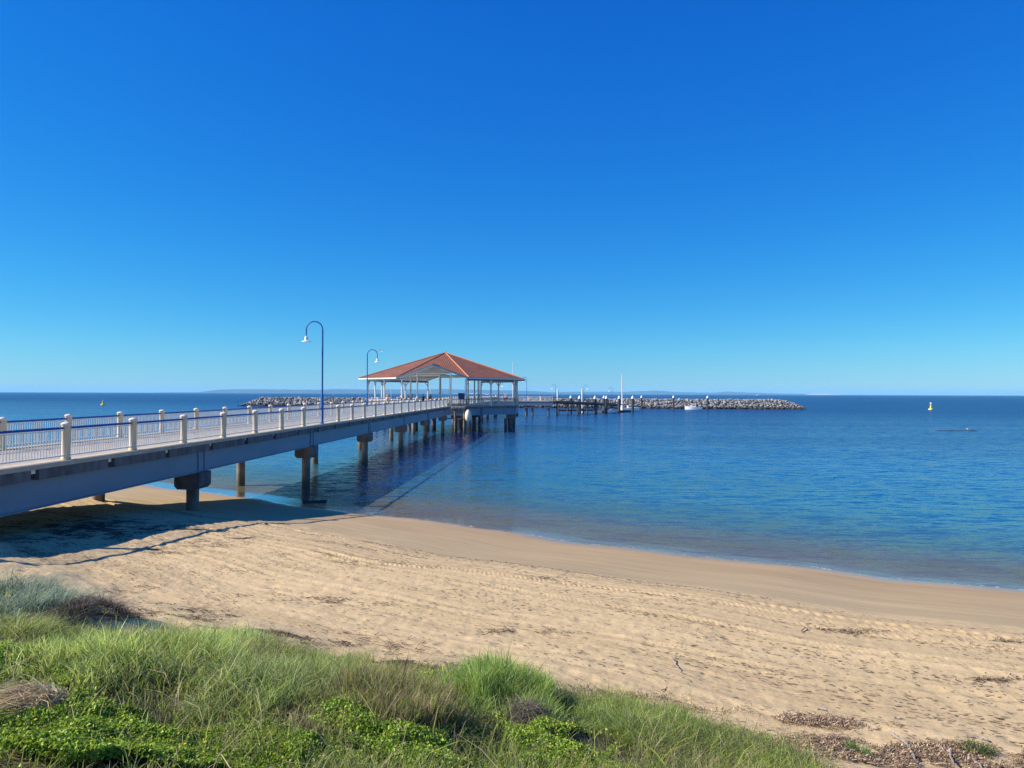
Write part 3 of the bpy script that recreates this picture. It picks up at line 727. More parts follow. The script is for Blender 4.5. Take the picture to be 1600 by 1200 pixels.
# timber walkway and landing
gw = empty('walkway', (xR, yB-3, 0)); tag(gw, 'dark timber walkway sloping down to the right from the outer jetty to the mooring piles', 'walkway')
a_ = Vector((xR-.5, yB-3, DZ-.1)); e_ = Vector((*WP(935, 228), 3.15)); f_ = Vector((*WP(968, 246), 2.45))
def wl(p): return Vector((p[0]-xR, p[1]-yB+3, p[2]))
mb = MB(); mb.bar(wl(a_), wl(e_), 2.4, .3); mb.bar(wl(e_), wl(f_), 2.0, .3); mb.build('deck', M['timber'], gw)
mb = MB(); mb.bar(wl(a_)-Vector((0,1.3,.45)), wl(e_)-Vector((0,1.3,.45)), .2, .55); mb.bar(wl(e_)-Vector((0,1.1,.4)), wl(f_)-Vector((0,1.1,.4)), .2, .4); mb.build('beam', M['darktimber'], gw)
for t_ in np.linspace(.10, .95, 5):
    p = wl(a_.lerp(e_, t_)); mb = MB(); mb.tube([(p.x,p.y-1.1,-8),(p.x,p.y-1.1,p.z-.3)], .22, 8); mb.build('pile', M['darktimber'], gw)
for t_ in np.linspace(0, 1, 15):
    p = wl(a_.lerp(e_, t_)); mb = MB(); mb.bar((p.x,p.y-1.15,p.z),(p.x,p.y-1.15,p.z+1.05), .09); mb.build('rail_post', M['timber'], gw)
mb = MB(); mb.bar(wl(a_)+Vector((0,-1.15,1.0)), wl(e_)+Vector((0,-1.15,1.0)), .07,.09); mb.bar(wl(a_)+Vector((0,-1.15,.55)), wl(e_)+Vector((0,-1.15,.55)), .04,.06)
mb.build('handrail', M['timber'], gw)
x0, y0 = WP(872, 219); x1, y1 = WP(931, 227)
ld = empty('landing', (x0, y0, 0)); tag(ld, 'low dark boat landing platform just above the water below the timber walkway', 'landing')
dx, dy = x1-x0, y1-y0
mb = MB(); mb.bar((0,0,1.05),(dx,dy,1.05), 2.0,.45); mb.build('deck', M['darktimber'], ld)
for t_ in (.02,.34,.66,.98):
    mb = MB(); mb.tube([(dx*t_,dy*t_-.9,-8),(dx*t_,dy*t_-.9,1.5)], .2, 8); mb.build('pile', M['darktimber'], ld)
for t_ in (.0,.22,.6):
    mb = MB(); mb.bar((dx*t_,dy*t_-.9,1.2),(dx*(t_+.18),dy*(t_+.18)-.9,3.1), .22,.22); mb.build('brace', M['darktimber'], ld)
x0, y0 = WP(936, 236); x1, y1 = WP(986, 246)
pn = empty('pontoon', (x0, y0, 0)); tag(pn, 'low floating pontoon between the capped mooring piles with a gangway ramp', 'pontoon')
dx, dy = x1-x0, y1-y0
mb = MB(); mb.bar((0,0,.15),(dx,dy,.15), 2.6,.9); mb.build('float', M['darktimber'], pn)
mb = MB(); mb.bar((2.0,0,2.9),(7.0,1.2,.7), 1.0,.25); mb.bar((2.0,-.5,3.9),(7.0,.7,1.7), .07,.07); mb.build('ramp', M['darktimber'], pn)
mb = MB(); mb.box(dx*.15-.7,dx*.15+.7,-.6,.6,.6,1.8); mb.build('locker', M['girder'], pn)

# mooring piles
def mpile(px, d, label):
    x, y = WP(px, d); root = empty('mooring_pile', (x, y, 0)); tag(root, label, 'mooring pile', 'dark mooring piles with white caps')
    mb = MB(); mb.tube([(0,0,-9),(0,0,4.55)], .40, 12); mb.build('shaft', M['darkpile'], root)
    mb = MB(); mb.lathe([(.46,4.5),(.46,4.72),(.25,5.2),(.03,5.5)], (0,0,0), 12); mb.build('cap', M['lampwhite'], root)
for px, d, lb in [(905.5,221,'leftmost white capped mooring pile, at the end of the low landing'),
                  (929.8,223,'second white capped mooring pile from the left, beside the pontoon ramp'),
                  (947.5,226,'third white capped mooring pile from the left, in front of a shorter pile'),
                  (967.6,233,'white capped mooring pile immediately left of the tall white mast'),
                  (988.6,236,'white capped mooring pile immediately right of the tall white mast'),
                  (1002.6,296,'thinner white capped mooring pile by the breakwater, right of the boats'),
                  (1052.4,292,'white capped mooring pile left of the lone white motorboat'),
                  (1105.7,291,'white capped mooring pile right of the lone white motorboat, the last in the row'),
                  (943.8,262,'shorter white capped pile half hidden behind the third mooring pile'),
                  (892,246,'white capped pile behind the timber walkway')]:
    mpile(px, d, lb)
x_, y_ = WP(972.2, 252); ms = empty('navigation_mast', (x_, y_, 0)); tag(ms, 'very tall white mast rising from the pontoon above the breakwater', 'mast')
mb = MB(); mb.lathe([(.6,-9),(.5,1.6),(.22,2.0),(.18,8),(.14,12.6),(.03,12.7)], (0,0,0), 12); mb.build('shaft', M['white'], ms)
for px, z0, z1, lb in ((871.3, 3.0, 7.2, 'short thick white pole at the start of the timber walkway'), (909.8, 3.0, 7.3, 'short thick white pole right of the leftmost mooring pile')):
    x_, y_ = WP(px, 232); r_ = empty('marker_pole', (x_, y_, 0)); tag(r_, lb, 'pole', 'white marker poles')
    mb = MB(); mb.lathe([(.18,-9),(.18,z0),(.24,z0+.02),(.24,z1)], (0,0,0), 10); mb.build('shaft', M['white'], r_)
    mb = MB(); mb.lathe([(.3,z1),(.3,z1+.1),(.05,z1+.25)], (0,0,0), 10); mb.build('cap', M['cap'], r_)
for px, d, h, dx, lb in ((868.3, 225, 5.3, -1, 'small distant arched lamp at the start of the timber walkway, head to the left'),
                     (912.3, 238, 6.1, 1, 'small distant arched lamp above the timber walkway, head to the right'),
                     (956.5, 250, 5.2, -1, 'small faint lamp left of the tall white mast')):
    x_, y_ = WP(px, d); lamp(x_, y_, 8.85-h if h != 5.2 else 3.0, dx, h, lb)

# ------------------------------------------------------------------ boats
def hull(L_, B_, H_, name, m, parent, loc=(0,0,0)):
    mb = MB(); n = 11; vs = []; fs = []
    for i in range(n):
        t_ = i/(n-1); w = B_/2*(1-max(0,(t_-.45)/.55)**2.2)*(0.9+.1*min(1,t_*4)); w = max(w, .02)
        x = -L_/2 + L_*t_ ; sh = H_*(1+.35*t_**2); rake = .10*L_*max(0, t_-.6)
        vs += [(x-rake*.6, 0, -.35*H_+.25*H_*t_**3), (x-rake*.2, -w*.72, -.05*H_), (x, -w, sh), (x, -w*.86, sh), (x, 0, sh*.93), (x, w*.86, sh), (x, w, sh), (x-rake*.2, w*.72, -.05*H_)]
    for i in range(n-1):
        for k in range(8): k2 = (k+1)%8; fs.append((i*8+k, i*8+k2, (i+1)*8+k2, (i+1)*8+k))
    fs.append(tuple(range(7,-1,-1))); fs.append(tuple((n-1)*8+k for k in range(8)))
    mb.add([(a+loc[0],b+loc[1],c+loc[2]) for a,b,c in vs], fs, 0, True); return mb.build(name, m, parent)
def motorboat(px, d, L_, lb, rz=0., cabin=True):
    x, y = WP(px, d); r_ = empty('motorboat', (x, y, .05), rz); tag(r_, lb, 'boat')
    hull(L_, L_*.34, .95, 'hull', M['lampwhite'], r_)
    if cabin:
        mb = MB(); a = L_
        pr = [(-.12*a,.95),(-.10*a,1.75),(.10*a,1.75),(.22*a,1.05)]
        vs = [(x,-a*.11,z) for x,z in pr]+[(x,a*.11,z) for x,z in pr]
        mb.add(vs, [(0,3,2,1),(4,5,6,7),(0,1,5,4),(1,2,6,5),(2,3,7,6),(3,0,4,7)]); mb.build('cabin', M['lampwhite'], r_)
        mb = MB(); mb.box(-.09*a,.09*a,-a*.112,-a*.111,1.3,1.62); mb.box(-.09*a,.09*a,a*.111,a*.112,1.3,1.62); mb.build('window', M['glassdark'], r_)
    mb = MB(); mb.box(-L_*.5-.35,-L_*.5+.02,-.2,.2,.1,1.3); mb.build('outboard_motor', M['darkpile'], r_)
    return r_
motorboat(1083.5, 288, 6.6, 'white motorboat moored alone in front of the breakwater', rz=PI-.1)
motorboat(984, 262, 7.2, 'white cabin boat moored right of the tall mast behind the capped pile', rz=.15)
motorboat(957, 236, 5.0, 'small open boat lying low beside the pontoon', rz=.3, cabin=False)
def farboat(px, d, L_, lb, mast=0, py=None):
    x, y = WP(px, d); r_ = empty('sailing_boat' if mast else 'ferry', (x, y, 0), .1); tag(r_, lb, 'boat')
    hull(L_, L_*.3, L_*.09, 'hull', M['lampwhite'], r_)
    mb = MB(); mb.box(-L_*.3,L_*.12,-L_*.1,L_*.1,L_*.09,L_*.24); mb.build('cabin', M['lampwhite'], r_)
    if mast:
        mb = MB(); mb.tube([(L_*.05,0,L_*.2),(L_*.05,0,mast)], .12, 6); mb.build('mast', M['white'], r_)
farboat(521, 2600, 9, 'tiny white boat far out below the blue island, left of the pavilion')
farboat(610, 420, 7.5, 'white yacht with thin mast beyond the breakwater, at the left of the pavilion', mast=10)
farboat(671.5, 430, 7.5, 'white yacht beyond the breakwater seen through the middle of the pavilion', mast=10.5)
farboat(762, 2400, 26, 'small white vessel far out, seen under the right eave of the pavilion')
farboat(1184, 4200, 22, 'tiny white vessel on the horizon above the breakwater')

# buoys
def buoy(px, d, lb, cross, s=1.):
    x, y = WP(px, d); r_ = empty('buoy', (x, y, 0)); tag(r_, lb, 'buoy', 'yellow channel buoys')
    mb = MB(); mb.lathe([(1.05*s,-.3),(1.1*s,.25*s),(1.0*s,.45*s),(.45*s,.7*s),(.38*s,1.4*s),(.22*s,2.3*s),(.1*s,2.4*s)], (0,0,0), 14); mb.build('float', M['yellow'], r_)
    mb = MB()
    if cross:
        mb.tube([(0,0,2.4*s),(0,0,2.75*s)], .05*s, 6)
        for sg in (-1, 1): mb.bar((-.42*s*sg,0,2.55*s),(.42*s*sg,0,3.35*s), .16*s,.16*s); mb.bar((0,-.42*s*sg,2.55*s),(0,.42*s*sg,3.35*s), .16*s,.16*s)
    else: mb.tube([(0,0,2.4*s),(0,0,3.0*s)], .1*s, 6)
    mb.build('topmark', M['lampwhite'] if cross else M['yellow'], r_)
buoy(1454.3, 300, 'yellow buoy with a white cross topmark on the open water at the right', True, .88)
buoy(161, 345, 'small yellow buoy on the open water at the far left above the railing', False, .85)

# ------------------------------------------------------------------ breakwater
BL = Vector((*W(-122, 340), 0)); BR = Vector((*W(119, 303), 0)); bu = (BR-BL).normalized(); bw = Vector((-bu.y, bu.x, 0)); LB = (BR-BL).length
def ico():
    import bmesh
    bm = bmesh.new(); bmesh.ops.create_icosphere(bm, subdivisions=1, radius=1.0)
    v = np.array([p.co[:] for p in bm.verts]); f = np.array([[q_.index for q_ in p.verts] for p in bm.faces]); bm.free(); return v, f
IV, IF = ico()
variants = []
for k in range(10):
    r_ = rng.uniform(.72, 1.12, len(IV))[:,None]; v = IV*r_*np.array([rng.uniform(.8,1.25), rng.uniform(.7,1.1), rng.uniform(.55,.9)])
    variants.append(v)
cand = []
def bz(u, w):     # mound surface height; w across (negative = near side)
    endt = min(u, LB-u); k = min(1, max(0, (endt+1)/9)); return max(0, min(3.55, (7.2-abs(w))/1.55))*k**.7
step = .98
for u in np.arange(-.5, LB+.5, step):
    for w in np.arange(-7.4, 3.6, .95):
        uu = u+rng.uniform(-.45,.45); ww = w+rng.uniform(-.4,.4); z = bz(uu, ww)
        if z <= 0.02 and rng.random() < .5: continue
        sc = rng.uniform(.38,.78) if rng.random() < .85 else rng.uniform(.8,1.05)
        cand.append((uu, ww, z+.05, sc, rng.integers(10), rng.uniform(0, 2*PI), rng.uniform(-.5,.5)))
cand.sort(key=lambda c: -c[0])     # the seaward (right) end stands nearest
head = [c for c in cand if c[1] < 0.5 and c[3] > .45][:300]; hs_ = set(map(id, head)); rest = [c for c in cand if id(c) not in hs_]
def rmat(c):
    p = BL + bu*c[0] + bw*c[1]; return Matrix.Translation((p.x, p.y, c[2])) @ Matrix.Rotation(c[5], 4, 'Z') @ Matrix.Rotation(c[6], 4, 'X') @ Matrix.Diagonal((c[3],)*3+(1,))
allv = []; allf = []; off = 0
for c in rest:
    m4 = np.array(rmat(c)); v = variants[c[4]] @ m4[:3,:3].T + m4[:3,3]; allv.append(v); allf.append(IF+off); off += len(v)
# core mound
nu, nw = 120, 9; cv_ = []
for i in range(nu):
    for j in range(nw):
        u = -1+(LB+2)*i/(nu-1); w = -8+16*j/(nw-1); p = BL+bu*u+bw*w; cv_.append((p.x, p.y, bz(u, w)-.45 if bz(u,w) > 0 else -1.5))
ix = np.arange(nu*nw).reshape(nu, nw); qf = np.stack([ix[:-1,:-1], ix[1:,:-1], ix[1:,1:], ix[:-1,1:]], -1).reshape(-1,4)
allv.append(np.array(cv_)); qf = qf + off
M['rock'].node_tree.nodes['Texture Coordinate']
bwk = np_mesh('breakwater_rubble', np.vstack(allv), [np.vstack(allf), qf], M['rock'], smooth=False)
tag(bwk, 'long low breakwater of grey boulders across the water beyond the jetty', 'breakwater', kind='stuff')
rmesh = []
for k, v in enumerate(variants):
    me = bpy.data.meshes.new('boulder'); me.from_pydata(v.tolist(), [], IF.tolist()); me.materials.append(M['rock']); rmesh.append(me)
for c in head:
    o = bpy.data.objects.new('boulder', rmesh[c[4]]); col.objects.link(o); o.matrix_world = rmat(c)
    tag(o, 'grey boulder in the seaward right hand end of the breakwater', 'boulder', 'boulders at the right hand end of the breakwater')

# awash reef with a gull
x_, y_ = WP(1495, 124)
mb = MB()
for k in range(7):
    v = variants[k]*np.array([.9,.35,.16]); xx = -2.8+k*.95+random.uniform(-.2,.2)
    mb.add([(p[0]+xx, p[1]+random.uniform(-.05,.05)+(.5 if k > 3 else -.2), p[2]-.02) for p in v], [tuple(f) for f in IF.tolist()], 0, False)
o = mb.build('reef_rock', M['rockdark'], None, (x_, y_, 0)); tag(o, 'dark strip of rock just awash in the calm water at the right', 'rock')

# ------------------------------------------------------------------ gulls
def gull(x, y, z, rz, flying, lb, s=1.):
    r_ = empty('seagull', (x, y, z), rz); tag(r_, lb, 'bird')
    mb = MB(); mb.tube([(-.24,0,.12),(-.12,0,.14),(0,0,.16),(.10,0,.19),(.15,0,.25),(.20,0,.28),(.245,0,.27),(.29,0,.26)], [.01,.045,.075,.06,.035,.038,.02,.005], 8); mb.build('body', M['cap'], r_)
    for sg in (-1, 1):
        mb = MB()
        if flying: mb.add([(.05,.04*sg,.2),(-.08,.04*sg,.2),(-.12,.35*sg,.36),(-.02,.35*sg,.38),(-.22,.62*sg,.28),(.05,.04*sg,.18),(-.08,.04*sg,.18),(-.12,.35*sg,.345),(-.02,.35*sg,.365)], [(0,1,2,3),(3,2,4),(8,7,6,5),(8,4,7)])
        else: mb.tube([(-.26,.03*sg,.13),(-.08,.065*sg,.17),(.05,.05*sg,.19)], [.01,.035,.02], 6)
        mb.build('wing', M['girder'], r_)
    if not flying:
        for sg in (-1, 1):
            mb = MB(); mb.tube([(0,.03*sg,0),(0,.03*sg,.12)], .008, 5); mb.build('leg', M['yellow'], r_)
x_, y_ = WP(596, 95); gull(x_, y_, 6+65*95/F-.1, 2.4, True, 'small dark bird flying beside the lamp left of the pavilion roof')
x_, y_ = WP(1512, 124.6); gull(x_, y_, .10, 2.8, False, 'white gull standing on the dark rock awash at the right')

# ------------------------------------------------------------------ people
def skinned(name, pts, edges, radii, m, parent, root=0, sub=1):
    me = bpy.data.meshes.new(name); me.from_pydata(pts, edges, []); me.materials.append(m)
    o = bpy.data.objects.new(name, me); col.objects.link(o); o.parent = parent
    bpy.context.view_layer.objects.active = o
    md = o.modifiers.new('skin', 'SKIN'); md.use_smooth_shade = True
    if not me.skin_vertices: 
        bpy.context.view_layer.update()
    sv = me.skin_vertices[0].data
    for i, r_ in enumerate(radii):
        rr = r_ if hasattr(r_, '__len__') else (r_, r_); sv[i].radius = rr; sv[i].use_root = (i == root)
    ss = o.modifiers.new('sub', 'SUBSURF'); ss.levels = sub; ss.render_levels = sub
    return o
skin = mat('skin', (.50,.30,.21), .6)
def cloth(n, c): return mat(n, c, .9)
def person(x, y, z, rz, seated, shirt, pants, hair, lb, hat=None):
    r_ = empty('person', (x, y, z), rz); tag(r_, lb, 'person', 'people on the pavilion deck')
    if seated:  # origin on floor; seat at .45
        hip = .56; knee = (.42, .52); foot = (.44, .05); 
    else: hip = .92; knee = (.04, .50); foot = (0, .05)
    sh = hip+.50; ch = hip+.30
    P_ = [(0,0,hip),(0,0,hip+.18),(.0,0,ch),(.0,0,sh),(.01,0,sh+.10),(.02,0,sh+.19),(.02,0,sh+.28)]; R_ = [(.15,.12),(.13,.10),(.15,.11),(.12,.09),.055,(.085,.075),(.075,.07)]
    E_ = [(i,i+1) for i in range(6)]
    lean = .05 if seated else 0
    for sg in (-1, 1):
        b = len(P_)
        P_ += [(0,sg*.18,sh-.03),(.05,sg*.235,sh-.28),(.27,sg*.17,sh-.36 if seated else sh-.50),(.34 if seated else .12,sg*.14,sh-.34 if seated else sh-.58)]
        R_ += [.06,.045,.034,.03]; E_ += [(3,b),(b,b+1),(b+1,b+2),(b+2,b+3)]
        for k, (fy, fl) in enumerate(((-.03,.07),(-.015,.085),(0,.09),(.015,.08),(.035,.05))):
            P_.append((P_[b+3][0]+fl, P_[b+3][1]+fy, P_[b+3][2]-.02)); R_.append(.009); E_.append((b+3, len(P_)-1))
        b = len(P_)
        P_ += [(.02,sg*.09,hip-.05),(knee[0],sg*.10,knee[1]),(foot[0],sg*.11,foot[1]+.05),(foot[0]+.16,sg*.12,foot[1])]
        R_ += [.09,.06,.042,.035]; E_ += [(0,b),(b,b+1),(b+1,b+2),(b+2,b+3)]
    skinned('body', P_, E_, R_, skin, r_)
    # clothes
    Ps = [(0,0,hip+.0),(0,0,hip+.18),(0,0,ch),(0,0,sh-.01)]; Rs = [(.165,.135),(.15,.12),(.165,.125),(.13,.10)]; Es = [(0,1),(1,2),(2,3)]
    for sg in (-1, 1):
        b = len(Ps); Ps += [(0,sg*.18,sh-.03),(.04,sg*.225,sh-.24)]; Rs += [.075,.062]; Es += [(3,b),(b,b+1)]
    skinned('shirt', Ps, Es, Rs, shirt, r_)
    Ps = [(0,0,hip-.02)]; Rs = [(.165,.135)]; Es = []
    for sg in (-1, 1):
        b = len(Ps); Ps += [(.02,sg*.09,hip-.05),(knee[0],sg*.10,knee[1]),(foot[0],sg*.11,foot[1]+.12)]; Rs += [.105,.075,.06]; Es += [(0,b),(b,b+1),(b+1,b+2)]
    skinned('trousers', Ps, Es, Rs, pants, r_)
    mb = MB(); mb.lathe([(.085,-.02),(.10,.04),(.095,.10),(.06,.145),(.01,.155)], (0,0,sh+.21), 10); mb.build('hair', hair, r_)
    mb = MB()
    for sg in (-1, 1): mb.lathe([(.003,-.01),(.010,0),(.003,.01)], (.098,sg*.03,sh+.23), 6)
    mb.build('eyes', M['darkpile'], r_)
    mb = MB(); mb.bar((.09,0,sh+.22),(.125,0,sh+.185),.02,.03); mb.build('nose', skin, r_)
    if hat:
        mb = MB(); mb.lathe([(.18,0),(.18,.015),(.10,.03),(.095,.11),(.05,.13)], (0,0,sh+.29), 12); mb.build('hat', hat, r_)
dk = cloth('dark_cloth', (.02,.02,.035)); gy = cloth('grey_purple_cloth', (.11,.11,.17)); tl = cloth('teal_cloth', (.05,.38,.60)); wh = cloth('white_cloth', (.75,.75,.73)); orr = cloth('orange_cloth', (.55,.10,.04)); jn = cloth('denim', (.04,.06,.12)); kh = cloth('khaki', (.35,.30,.22))
hb = mat('brown_hair', (.04,.025,.015), .7); hw = mat('grey_hair', (.55,.53,.50), .7)
def figure(px, d, rz, *a, **k):
    x, y = WP(px, d); person(x, y, DZ, rz, False, *a, **k)
figure(626.3,117,.6, gy, jn, hb, 'person in a dark grey purple jacket standing behind the jetty railing')
figure(644,117.8,.4, tl, jn, hb, 'person in a bright teal top standing beside another in teal, the right hand one')
figure(638.5,117.2,.4, tl, kh, hw, 'person in a pale teal top standing left of the brighter teal one')
figure(661.5,119.3,1.3, dk, dk, hb, 'dark haired person in black standing right of a white column')
figure(672.5,118.8,1.9, dk, jn, hb, 'person in dark clothes leaning beside the one in black, farther right')
figure(603.5,121,2.2, wh, kh, hw, 'person in a white shirt standing at the far left rail of the pavilion')
figure(608,121.3,2.0, wh, jn, hw, 'person in white standing just right of the one at the far left')
def stand(px, d, rz, *a, **k): x, y = WP(px, d); person(x, y, DZ, rz, False, *a, **k)
stand(789,202.5,.5, orr, kh, hw, 'standing person in an orange top and pale sun hat beyond the pavilion', hat=M['cap'])
stand(792,203,2.5, orr, jn, hw, 'second person in orange standing close behind the one with the hat')
stand(775,203,1.0, wh, jn, hb, 'standing person in a white shirt left of the people in orange')
stand(804,202.2,1.6, wh, kh, hw, 'standing person in white at the foot of the tall white pole')
stand(748,134,2.6, dk, jn, hb, 'standing person in dark clothes behind the front right column of the pavilion')
x_, y_ = WP(555, 97.2); person(XF+.7, 88, D(88), 1.2, False, cloth('faded_cloth', (.45,.42,.42)), kh, hw, 'person with white hair standing on the jetty just left of the pavilion')

# ------------------------------------------------------------------ far islands
def island(px0, px1, d, prof, label, m, name='hills', depth=900):
    """prof: list of (px, height px)"""
    xs = np.linspace(px0, px1, 220); hp = np.interp(xs, [p[0] for p in prof], [p[1] for p in prof])
    hp = hp*(1+.10*fbm(xs*.06, xs*0+3, 4, 91)) ; vs = []; 
    ndep = 8
    for j in range(ndep):
        v_ = j/(ndep-1); k = math.sin(PI*v_)**.8 if 0 < v_ < 1 else 0
        for x, h_ in zip(xs, hp):
            X_, Y_ = W((x-800)/F*d, d+depth*v_); zz = max(h_, .0)/F*d*k*(1 if j == 3 else .93+.07*math.sin(x*.3+j)) - (3 if k == 0 else 0); vs.append((X_, Y_, zz))
    ix = np.arange(len(vs)).reshape(ndep, len(xs)); qf = np.stack([ix[:-1,:-1], ix[:-1,1:], ix[1:,1:], ix[1:,:-1]], -1).reshape(-1,4)
    o = np_mesh(name, np.array(vs), [qf], m); tag(o, kind='structure'); return o
island(285, 885, 14000, [(285,0),(300,1.5),(330,5.5),(375,6.6),(430,6.0),(480,5.6),(510,6.8),(560,6.4),(640,6.8),(690,7.6),(740,6.6),(800,6.0),(850,4.2),(885,1.5)], '', M['hill'])
island(840, 1310, 16000, [(840,2),(880,3.2),(930,4.0),(980,3.8),(1000,4.8),(1030,5.8),(1060,4.2),(1100,3.2),(1120,2.8),(1145,5.0),(1175,3.6),(1230,1.9),(1270,1.6),(1310,0)], '', M['hill'])
island(1262, 1325, 15800, [(1262,.2),(1280,1.4),(1300,2.0),(1325,.1)], '', M['hillsand'], 'sand_spit')
island(225, 300, 17000, [(225,0),(240,.8),(290,1.0),(300,0)], '', M['hill'])
island(700, 780, 13950, [(700,0),(740,1.2),(780,0)], '', M['hillsand'], 'sand_spit', 30)

# ------------------------------------------------------------------ dune vegetation
cz_, sz_ = math.cos(PITCH), math.sin(PITCH)
def G(px, py):                       # a spot on the dune or beach
    yo = (py - (615.0 + (px-800)*.0033)); lo, hi = .5, 60.
    dd = 4.0*F/yo
    for _ in range(25):
        x, y = WP(px, dd); z = float(ground(x, y, False)); dd = .5*dd + .5*(H-z)*F/yo
    x, y = WP(px, dd); return x, y, dd
epx = [(-260,905),(0,925),(60,945),(120,1000),(170,1004),(350,1000),(470,1012),(570,1040),(700,1058),(860,1085),(960,1102),(1100,1132),(1230,1168),(1290,1215)]
et = []; es = []
for p in epx:
    x, y, _ = G(*p); s_, t_ = shore(x, y); et.append(float(t_)); es.append(float(s_))
o_ = np.argsort(et); et = np.array(et)[o_]; es = np.array(es)[o_]
et = np.append(et, et[-1]+.6); es = np.append(es, es[-1]+4.0); et = np.append(et, 60); es = np.append(es, 29.)
def vegmask(x, y):
    s_, t_ = shore(x, y); e = np.interp(t_, et, es) + .35*fbm(t_*1.3, t_*0, 3, 15) + .2*fbm(x*2.2, y*2.2, 2, 16)
    return s_ - e
# tell the sand where the cover lies
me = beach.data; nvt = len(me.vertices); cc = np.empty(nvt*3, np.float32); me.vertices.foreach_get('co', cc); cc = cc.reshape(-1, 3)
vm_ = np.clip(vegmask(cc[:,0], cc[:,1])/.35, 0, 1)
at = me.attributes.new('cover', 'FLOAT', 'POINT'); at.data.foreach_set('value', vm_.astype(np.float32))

def scatter(n, x0, x1, d0, d1):      # random spots, evenly spread over the strip of ground
    xc = rng.uniform(x0, x1, n); d = rng.uniform(d0, d1, n); return xc*CY - d*SY, xc*SY + d*CY
def blades(name, x, y, h, w, colr, lean=.5, az=None, z0=0., label=None, mat_=None, azs=6.3, kind='stuff', cat=None, droop=0.):
    n = len(x); z = ground(x, y) + z0 - .01
    a = (rng.uniform(0, 2*PI, n) if az is None else az + rng.normal(0, azs, n)); ln = h*lean*rng.uniform(.1, 1.6, n)
    fa = rng.uniform(0, PI, n); sx = np.cos(fa)*w/2; sy = np.sin(fa)*w/2
    ts = [0, .38, .74, 1.0]; ww = [1, .85, .55, 0]
    vs = []; cols_ = []
    for t_, k in zip(ts, ww):
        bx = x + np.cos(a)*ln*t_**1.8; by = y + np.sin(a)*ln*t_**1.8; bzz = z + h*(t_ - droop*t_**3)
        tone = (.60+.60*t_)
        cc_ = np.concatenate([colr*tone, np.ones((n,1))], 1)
        if k > 0:
            vs.append(np.stack([bx-sx*k, by-sy*k, bzz], 1)); vs.append(np.stack([bx+sx*k, by+sy*k, bzz], 1)); cols_ += [cc_, cc_]
        else: vs.append(np.stack([bx, by, bzz], 1)); cols_.append(cc_)
    Vv = np.stack(vs, 1).reshape(-1, 3); Cc = np.stack(cols_, 1).reshape(-1, 4); b = (np.arange(n)*7)[:,None]
    f1 = np.concatenate([b+np.array([[0,1,3,2]]), b+np.array([[2,3,5,4]])]); f2 = b+np.array([[4,5,6]])
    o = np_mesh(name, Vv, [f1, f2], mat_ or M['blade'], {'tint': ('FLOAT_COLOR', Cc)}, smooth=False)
    return tag(o, label, cat, kind=kind)
def palette(n, cols_, wts, jit=.28):
    cols_ = np.array(cols_); k = rng.choice(len(cols_), n, p=np.array(wts)/sum(wts)); c = cols_[k]
    return np.clip(c*(1+rng.normal(0, jit, (n,1)))*(1+rng.normal(0, .05, (n,3))), .004, .9)
def leaves(name, x, y, z, size, colr, label, kind='stuff', cat=None, up=.55):
    n = len(x); nz = np.abs(rng.normal(up, .35, n))+.15; a = rng.uniform(0, 2*PI, n); tx = np.cos(a)*.8; ty = np.sin(a)*.8
    N_ = np.stack([tx, ty, nz], 1); N_ /= np.linalg.norm(N_, axis=1)[:,None]
    r1 = rng.normal(0, 1, (n,3)); U = np.cross(N_, r1); U /= np.linalg.norm(U, axis=1)[:,None]; Vd = np.cross(N_, U)
    P_ = np.stack([x, y, z], 1); s_ = size[:,None]
    pts = np.stack([P_-U*s_*.55, P_-U*s_*.1+Vd*s_*.36+N_*s_*.12, P_+U*s_*.5, P_-U*s_*.1-Vd*s_*.36+N_*s_*.12, P_+U*s_*.1], 1).reshape(-1, 3)
    b = (np.arange(n)*5)[:,None]; f = np.concatenate([b+np.array([[0,4,1]]), b+np.array([[4,2,1]]), b+np.array([[0,3,4]]), b+np.array([[4,3,2]])])
    Cc = np.repeat(np.concatenate([colr, np.ones((n,1))], 1), 5, 0)
    o = np_mesh(name, pts, [f], M['leaf'], {'tint': ('FLOAT_COLOR', Cc)}, smooth=False); return tag(o, label, cat, kind=kind)

GREEN = (.27,.36,.05); LIME = (.42,.49,.08); DKG = (.15,.22,.035); SAGE = (.39,.43,.17); SILV = (.27,.36,.27); STRAW = (.60,.48,.28); BROWN = (.24,.175,.09); GREY = (.25,.205,.155); OLIVE = (.27,.27,.09)
# blobs of distinct growth: (px, py, half width px, half depth px)
def blob(px, py, rx, ry):
    x, y, d = G(px, py); x1, y1, d1 = G(px, py+ry); x2, y2, d2 = G(px, py-ry)
    return x, y, rx/F*d, max(.15, abs(d2-d1)/2)
def inblob(x, y, b, grow=1.):
    dx = x-b[0]; dy = y-b[1]; xr = dx*CY+dy*SY; yr = -dx*SY+dy*CY
    return np.sqrt((xr/(b[2]*grow))**2 + (yr/(b[3]*grow))**2)
def pts_in(b, n, edge=.15):
    a = rng.uniform(0, 2*PI, n); r_ = np.sqrt(rng.uniform(0, 1, n)); r_ = r_*(1+edge*np.sin(a*5+b[0]*3)+edge*.6*np.sin(a*9+1))
    xr = np.cos(a)*r_*b[2]; yr = np.sin(a)*r_*b[3]
    return b[0]+xr*CY-yr*SY, b[1]+xr*SY+yr*CY, r_
creep = [blob(70,1050,110,40), blob(160,1155,190,50), blob(400,1165,150,40), blob(850,1150,65,38), blob(640,1172,90,30), blob(930,1195,80,30), blob(560,1130,60,20)]
bare = [blob(60,1105,55,24), blob(90,965,80,20), blob(815,1122,36,16), blob(930,1160,45,12), blob(1000,1190,60,12)]

